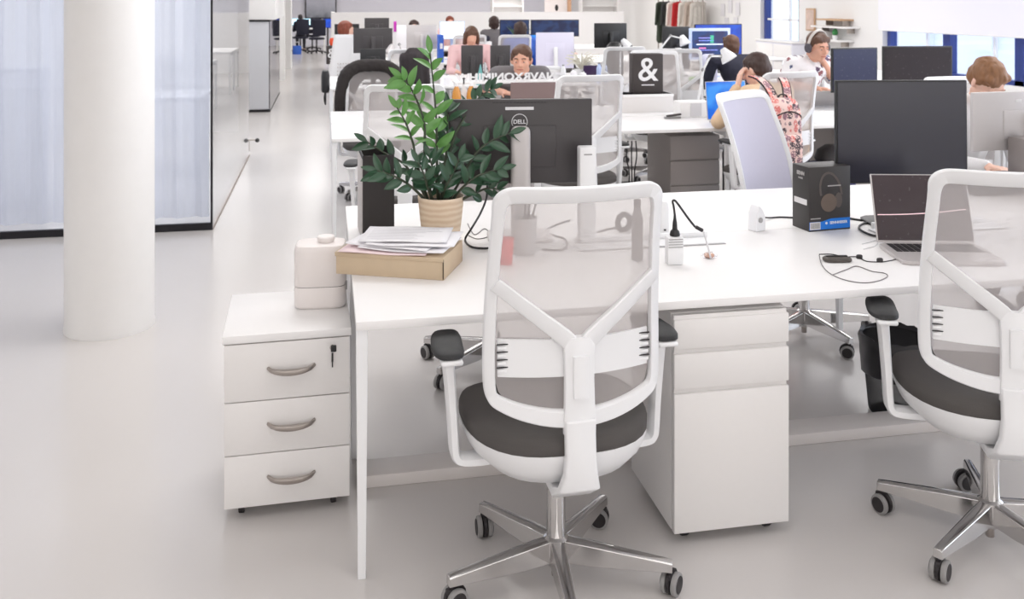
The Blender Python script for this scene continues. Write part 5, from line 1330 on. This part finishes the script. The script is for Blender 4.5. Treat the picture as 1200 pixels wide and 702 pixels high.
# far end of the aisle
pf = thing('picture', 'large framed grey seascape picture on the back wall of the aisle', 'picture', (colX(376, 34.9), 34.9, 0))
def seascape():
    m = mat('seascape', (150, 152, 166), .5); nt = m.node_tree; b = nt.nodes['Principled BSDF']
    tc = nt.nodes.new('ShaderNodeTexCoord'); sp = nt.nodes.new('ShaderNodeSeparateXYZ'); n = nt.nodes.new('ShaderNodeTexNoise'); n.inputs['Scale'].default_value = 4
    ad = nt.nodes.new('ShaderNodeMath'); ad.operation = 'MULTIPLY_ADD'; ad.inputs[1].default_value = .5; 
    nt.links.new(tc.outputs['Object'], sp.inputs[0]); nt.links.new(tc.outputs['Object'], n.inputs['Vector']); nt.links.new(n.outputs['Fac'], ad.inputs[0]); nt.links.new(sp.outputs['Z'], ad.inputs[2])
    rp = nt.nodes.new('ShaderNodeValToRGB'); e = rp.color_ramp.elements; rp.color_ramp.interpolation = 'B_SPLINE'
    mr = nt.nodes.new('ShaderNodeMapRange'); mr.inputs['From Min'].default_value = 1.1; mr.inputs['From Max'].default_value = 3; nt.links.new(ad.outputs[0], mr.inputs['Value']); nt.links.new(mr.outputs[0], rp.inputs[0])
    e[0].position = .02; e[0].color = lin((66, 72, 84)); e[1].position = .16; e[1].color = lin((168, 172, 184)); x = rp.color_ramp.elements.new(.4); x.color = lin((214, 214, 226))
    nt.links.new(rp.outputs[0], b.inputs['Base Color']); return m
MB().box((0, 0, 1.85), (1.12, .04, 1.76), bev=.004).build('frame', M_black, pf); MB().box((0, -.025, 1.85), (1.04, .01, 1.68)).build('picture_sheet', seascape(), pf)
plain_table('desk', 'white desk far down the aisle in front of the back wall', (colX(353, 31.4), 31.4, 0), 1.6, .75)
for i, (px, lab) in enumerate(((346.5, 'left bright screen far down the aisle'), (359.5, 'right bright screen far down the aisle'))):
    monitor(lab, (colX(px, 31.4), 31.4, DZ), 0, .24, .22, .20, M_black, S_bright)
bgn = thing('shopping_bag', 'blue and white bag on the floor far down the aisle', 'bag', (colX(348, 29.3), 29.3, 0), R(15)); MB().superl([(.9, 0), (1, .02), (.95, .24), (.85, .26)], .13, .09, 4, 20).build('bag_body', M_bluec, bgn)
MB().tube(smoothp([(-.06, 0, .25), (-.05, 0, .36), (.05, 0, .36), (.06, 0, .25)], 5), .010, 6).build('handle', M_paper, bgn)
for px, Y, lab in ((366, 31.8, 'dark office chair far down the aisle, left of two'), (371, 29.6, 'dark office chair far down the aisle, right of two'), (352, 30.5, 'black office chair under the dark figure far down the aisle')):
    c_ = thing('office_chair', lab, 'chair', (colX(px, Y), Y, 0), R(20), 'dark office chairs down the aisle')
    MB().superl([(.9, -.03), (1, -.01), (1, .02), (.8, .035)], .23, .23, 3, 24, (0, 0, .46)).build('seat', M_navyc, c_)
    MB().box((0, -.24, .80), (.42, .05, .50), bev=.03).build('backrest', M_navyc, c_)
    MB().lathe([(.025, .05), (.025, .44)], 12).build('column', M_dark, c_)
    for k in range(5): a = 1.257*k; MB().tube([(0, 0, .09), (.28*math.cos(a), .28*math.sin(a), .05)], .018, 6).sphere((.28*math.cos(a), .28*math.sin(a), .03), .03, 10, 6).build('base_leg', M_dark, c_)
bs = thing('wall_screen', 'blue lit wall display beside the seascape picture', 'screen', (colX(384, 33), 33, 0)); MB().box((0, 0, .85), (.30, .06, .34), bev=.004).build('housing', M_black, bs); MB().box((0, -.032, .85), (.27, .004, .30)).build('screen', S_blue, bs); MB().box((0, .04, .45), (.06, .04, .9)).build('stand', M_dark, bs)
# back wall white shelving and boards behind the far desks
def unit(label, px0, px1, Y, h, nsh, cat='shelf'):
    X0, X1 = colX(px0, Y), colX(px1, Y); w_ = X1-X0
    t = thing('shelving_unit', label, cat, ((X0+X1)/2, Y, 0))
    f = MB()
    for s in (-1, 1): f.box((s*(w_/2-.012), 0, h/2), (.024, .38, h))
    f.box((0, .18, h/2), (w_, .012, h)); f.build('carcass', M_white, t)
    for k in range(nsh+1): MB().box((0, 0, .03+(h-.04)*k/nsh), (w_-.05, .36, .022)).build('shelf', M_white, t)
    return t
unit('white shelving unit far behind the navy monitors', 576, 612, 26, 2.2, 6)
u2 = unit('white shelving unit on the back wall left of the blue window', 680, 722, 27, 2.2, 6)
wbd = thing('whiteboard', 'white board with a dark oval mark behind the wide navy monitor', 'board', (colX(652, 27), 27, 0))
MB().box((0, 0, 1.55), (.72, .04, 1.3), bev=.004).build('board', mat('cream_board', (238, 230, 228), .6), wbd)
MB().lathe([(.05, 0), (.05, .01)], 20, M=T((0, -.022, 1.42)) @ Matrix.Rotation(R(90), 4, 'X') @ Matrix.Diagonal((1, 1.9, 1, 1))).build('dark_oval', M_dark, wbd)
for s in (-1, 1): MB().box((s*.3, .04, .45), (.04, .04, .9)).build('leg', M_silver, wbd)
pl3 = MB().box((0, 0, 1.1), (.10, .10, 2.2)).build('timber_post', mat('timber', (190, 150, 120), .6, noise=.15)); tag(pl3, 'thin timber post right of the board with a dark oval', 'post', loc=(colX(667, 26.5), 26.5, 0))
# garments rack near px 790
rk = thing('garment_rack', 'metal garment rack on the right wall behind the black monitor', 'rack', (8.62, 22.2, 0), R(90))
MB().tube([(-1.5, 0, 1.72), (1.5, 0, 1.72)], .016, 8).build('rail', M_steel, rk)
for s in (-1, 1): MB().tube([(s*1.5, 0, 1.72), (s*1.5, 0, .03)], .018, 8).build('upright', M_steel, rk); MB().tube([(s*1.5, -.25, .03), (s*1.5, .25, .03)], .018, 8).build('foot', M_steel, rk)
gm = [(-1.2, (204, 198, 190), 'beige coat'), (-.85, (196, 180, 168), 'taupe coat'), (-.45, (228, 222, 214), 'cream coat'), (-.05, (190, 40, 44), 'red jacket'), (.35, (236, 230, 222), 'white jacket'), (.75, (52, 52, 52), 'black coat'), (1.15, (58, 66, 54), 'dark green coat')]
for x, c_, nm in gm:
    mb = MB(); hh = .95 if 'coat' in nm else .62
    mb.cap((-.05, -.16, 1.56), (-.05, .16, 1.56), .05, .05); mb.cap((0, -.10, 1.52), (0, -.12, 1.56-hh), .07, .09); mb.cap((0, .10, 1.52), (0, .12, 1.56-hh), .07, .09); mb.cap((0, 0, 1.52), (0, 0, 1.56-hh), .08, .09); mb.cap((0, -.2, 1.54), (0, -.26, 1.02), .045, .035); mb.cap((0, .2, 1.54), (0, .26, 1.02), .045, .035); mb.cap((0, 0, 1.56), (0, 0, 1.71), .012, .010)
    bmesh.ops.rotate(mb.bm, matrix=Matrix.Rotation(R(25), 3, 'Z'), verts=mb.bm.verts)
    o = remesh_build(mb, 'garment', mat('cloth_'+nm.replace(' ', '_'), c_, .85, noise=.06), None, .02, 2, .006)
    tag(o, '%s hanging on the metal garment rack' % nm, 'garment', 'garments on the rack', loc=(8.62, 22.2+x, 0), rz=R(90))
# sheets on the right wall
for i, (Y, z) in enumerate(((19.6, 1.45), (20.0, 1.5), (20.4, 1.42), (19.7, 1.12), (20.2, 1.1))):
    o = MB().box((0, 0, 0), (.006, .21, .29)).build('paper_sheet', mat('grey_sheet', (226, 224, 228), .8, noise=.06, bscale=30)); tag(o, 'sheet pinned to the right wall, %s' % ['upper nearest', 'upper middle', 'upper farthest', 'lower near', 'lower far'][i], 'paper', 'sheets pinned to the right wall', loc=(8.985, Y, z))
# pier with shelves, right wall between windows
M_wood = mat('pale_wood', (200, 164, 130), .6, noise=.1)
for Y0, Y1, z, m_, lab in ((14.9, 15.7, 1.30, M_wood, 'wooden wall shelf between the windows'), (14.7, 15.9, 1.17, M_white, 'white wall shelf below the wooden one'), (14.9, 16.0, .93, M_white, 'lowest white wall shelf carrying the little green plant')):
    s_ = thing('wall_shelf', lab, 'shelf', (8.86, (Y0+Y1)/2, z)); MB().box((0, 0, 0), (.27, Y1-Y0, .03), bev=.003).build('board', m_, s_)
    for s in (-1, 1): MB().box((.06, s*(Y1-Y0)*.35, -.06), (.14, .02, .09)).build('bracket', M_steel, s_)
gpl = thing('potted_plant', 'tiny green plant in a jar on the lowest wall shelf', 'plant', (8.84, 15.25, .945)); MB().lathe([(.04, 0), (.045, .01), (.05, .08), (.045, .08)], 18).build('pot', M_plastic, gpl)
MB().sphere((0, 0, .13), (.05, .05, .07), 12, 8).build('foliage', mat('moss_green', (60, 130, 74), .8, noise=.3, bscale=60, bump=1), gpl)
for Y, h_, m_, lab in ((15.6, .14, M_silver, 'grey box on the lowest wall shelf'), (15.05, .16, M_paper, 'white file box on the white wall shelf'), (15.35, .12, M_cream, 'cream box on the white wall shelf')):
    z = .945 if 'lowest' in lab else 1.185
    if z > 1: continue
    o = MB().box((0, 0, h_/2), (.18, .26, h_), bev=.004).build('storage_box', m_); tag(o, lab, 'box', loc=(8.86, Y, z))
pic2 = thing('picture', 'small framed portrait photo on the pier beside the window', 'picture', (8.975, 16.35, 1.28)); MB().box((0, 0, 0), (.03, .32, .42), bev=.003).build('frame', M_wood, pic2); MB().box((-.018, 0, 0), (.004, .27, .37)).build('print', mat('warm_print', (214, 190, 178), .6, noise=.25, bscale=9), pic2)
rd = thing('radiator_cover', 'white low cabinet under the tall window behind the person with headphones', 'cabinet', (8.70, 16.9, 0)); MB().box((0, 0, .42), (.42, 1.5, .84), bev=.004).build('body', mat('pale_lav', (232, 232, 242), .5), rd); MB().box((0, 0, .85), (.46, 1.56, .03), bev=.004).build('top', M_white, rd)
for s in (-1, 1): MB().box((-.215, s*.37, .42), (.012, .70, .76), bev=.003).build('door', M_white, rd)
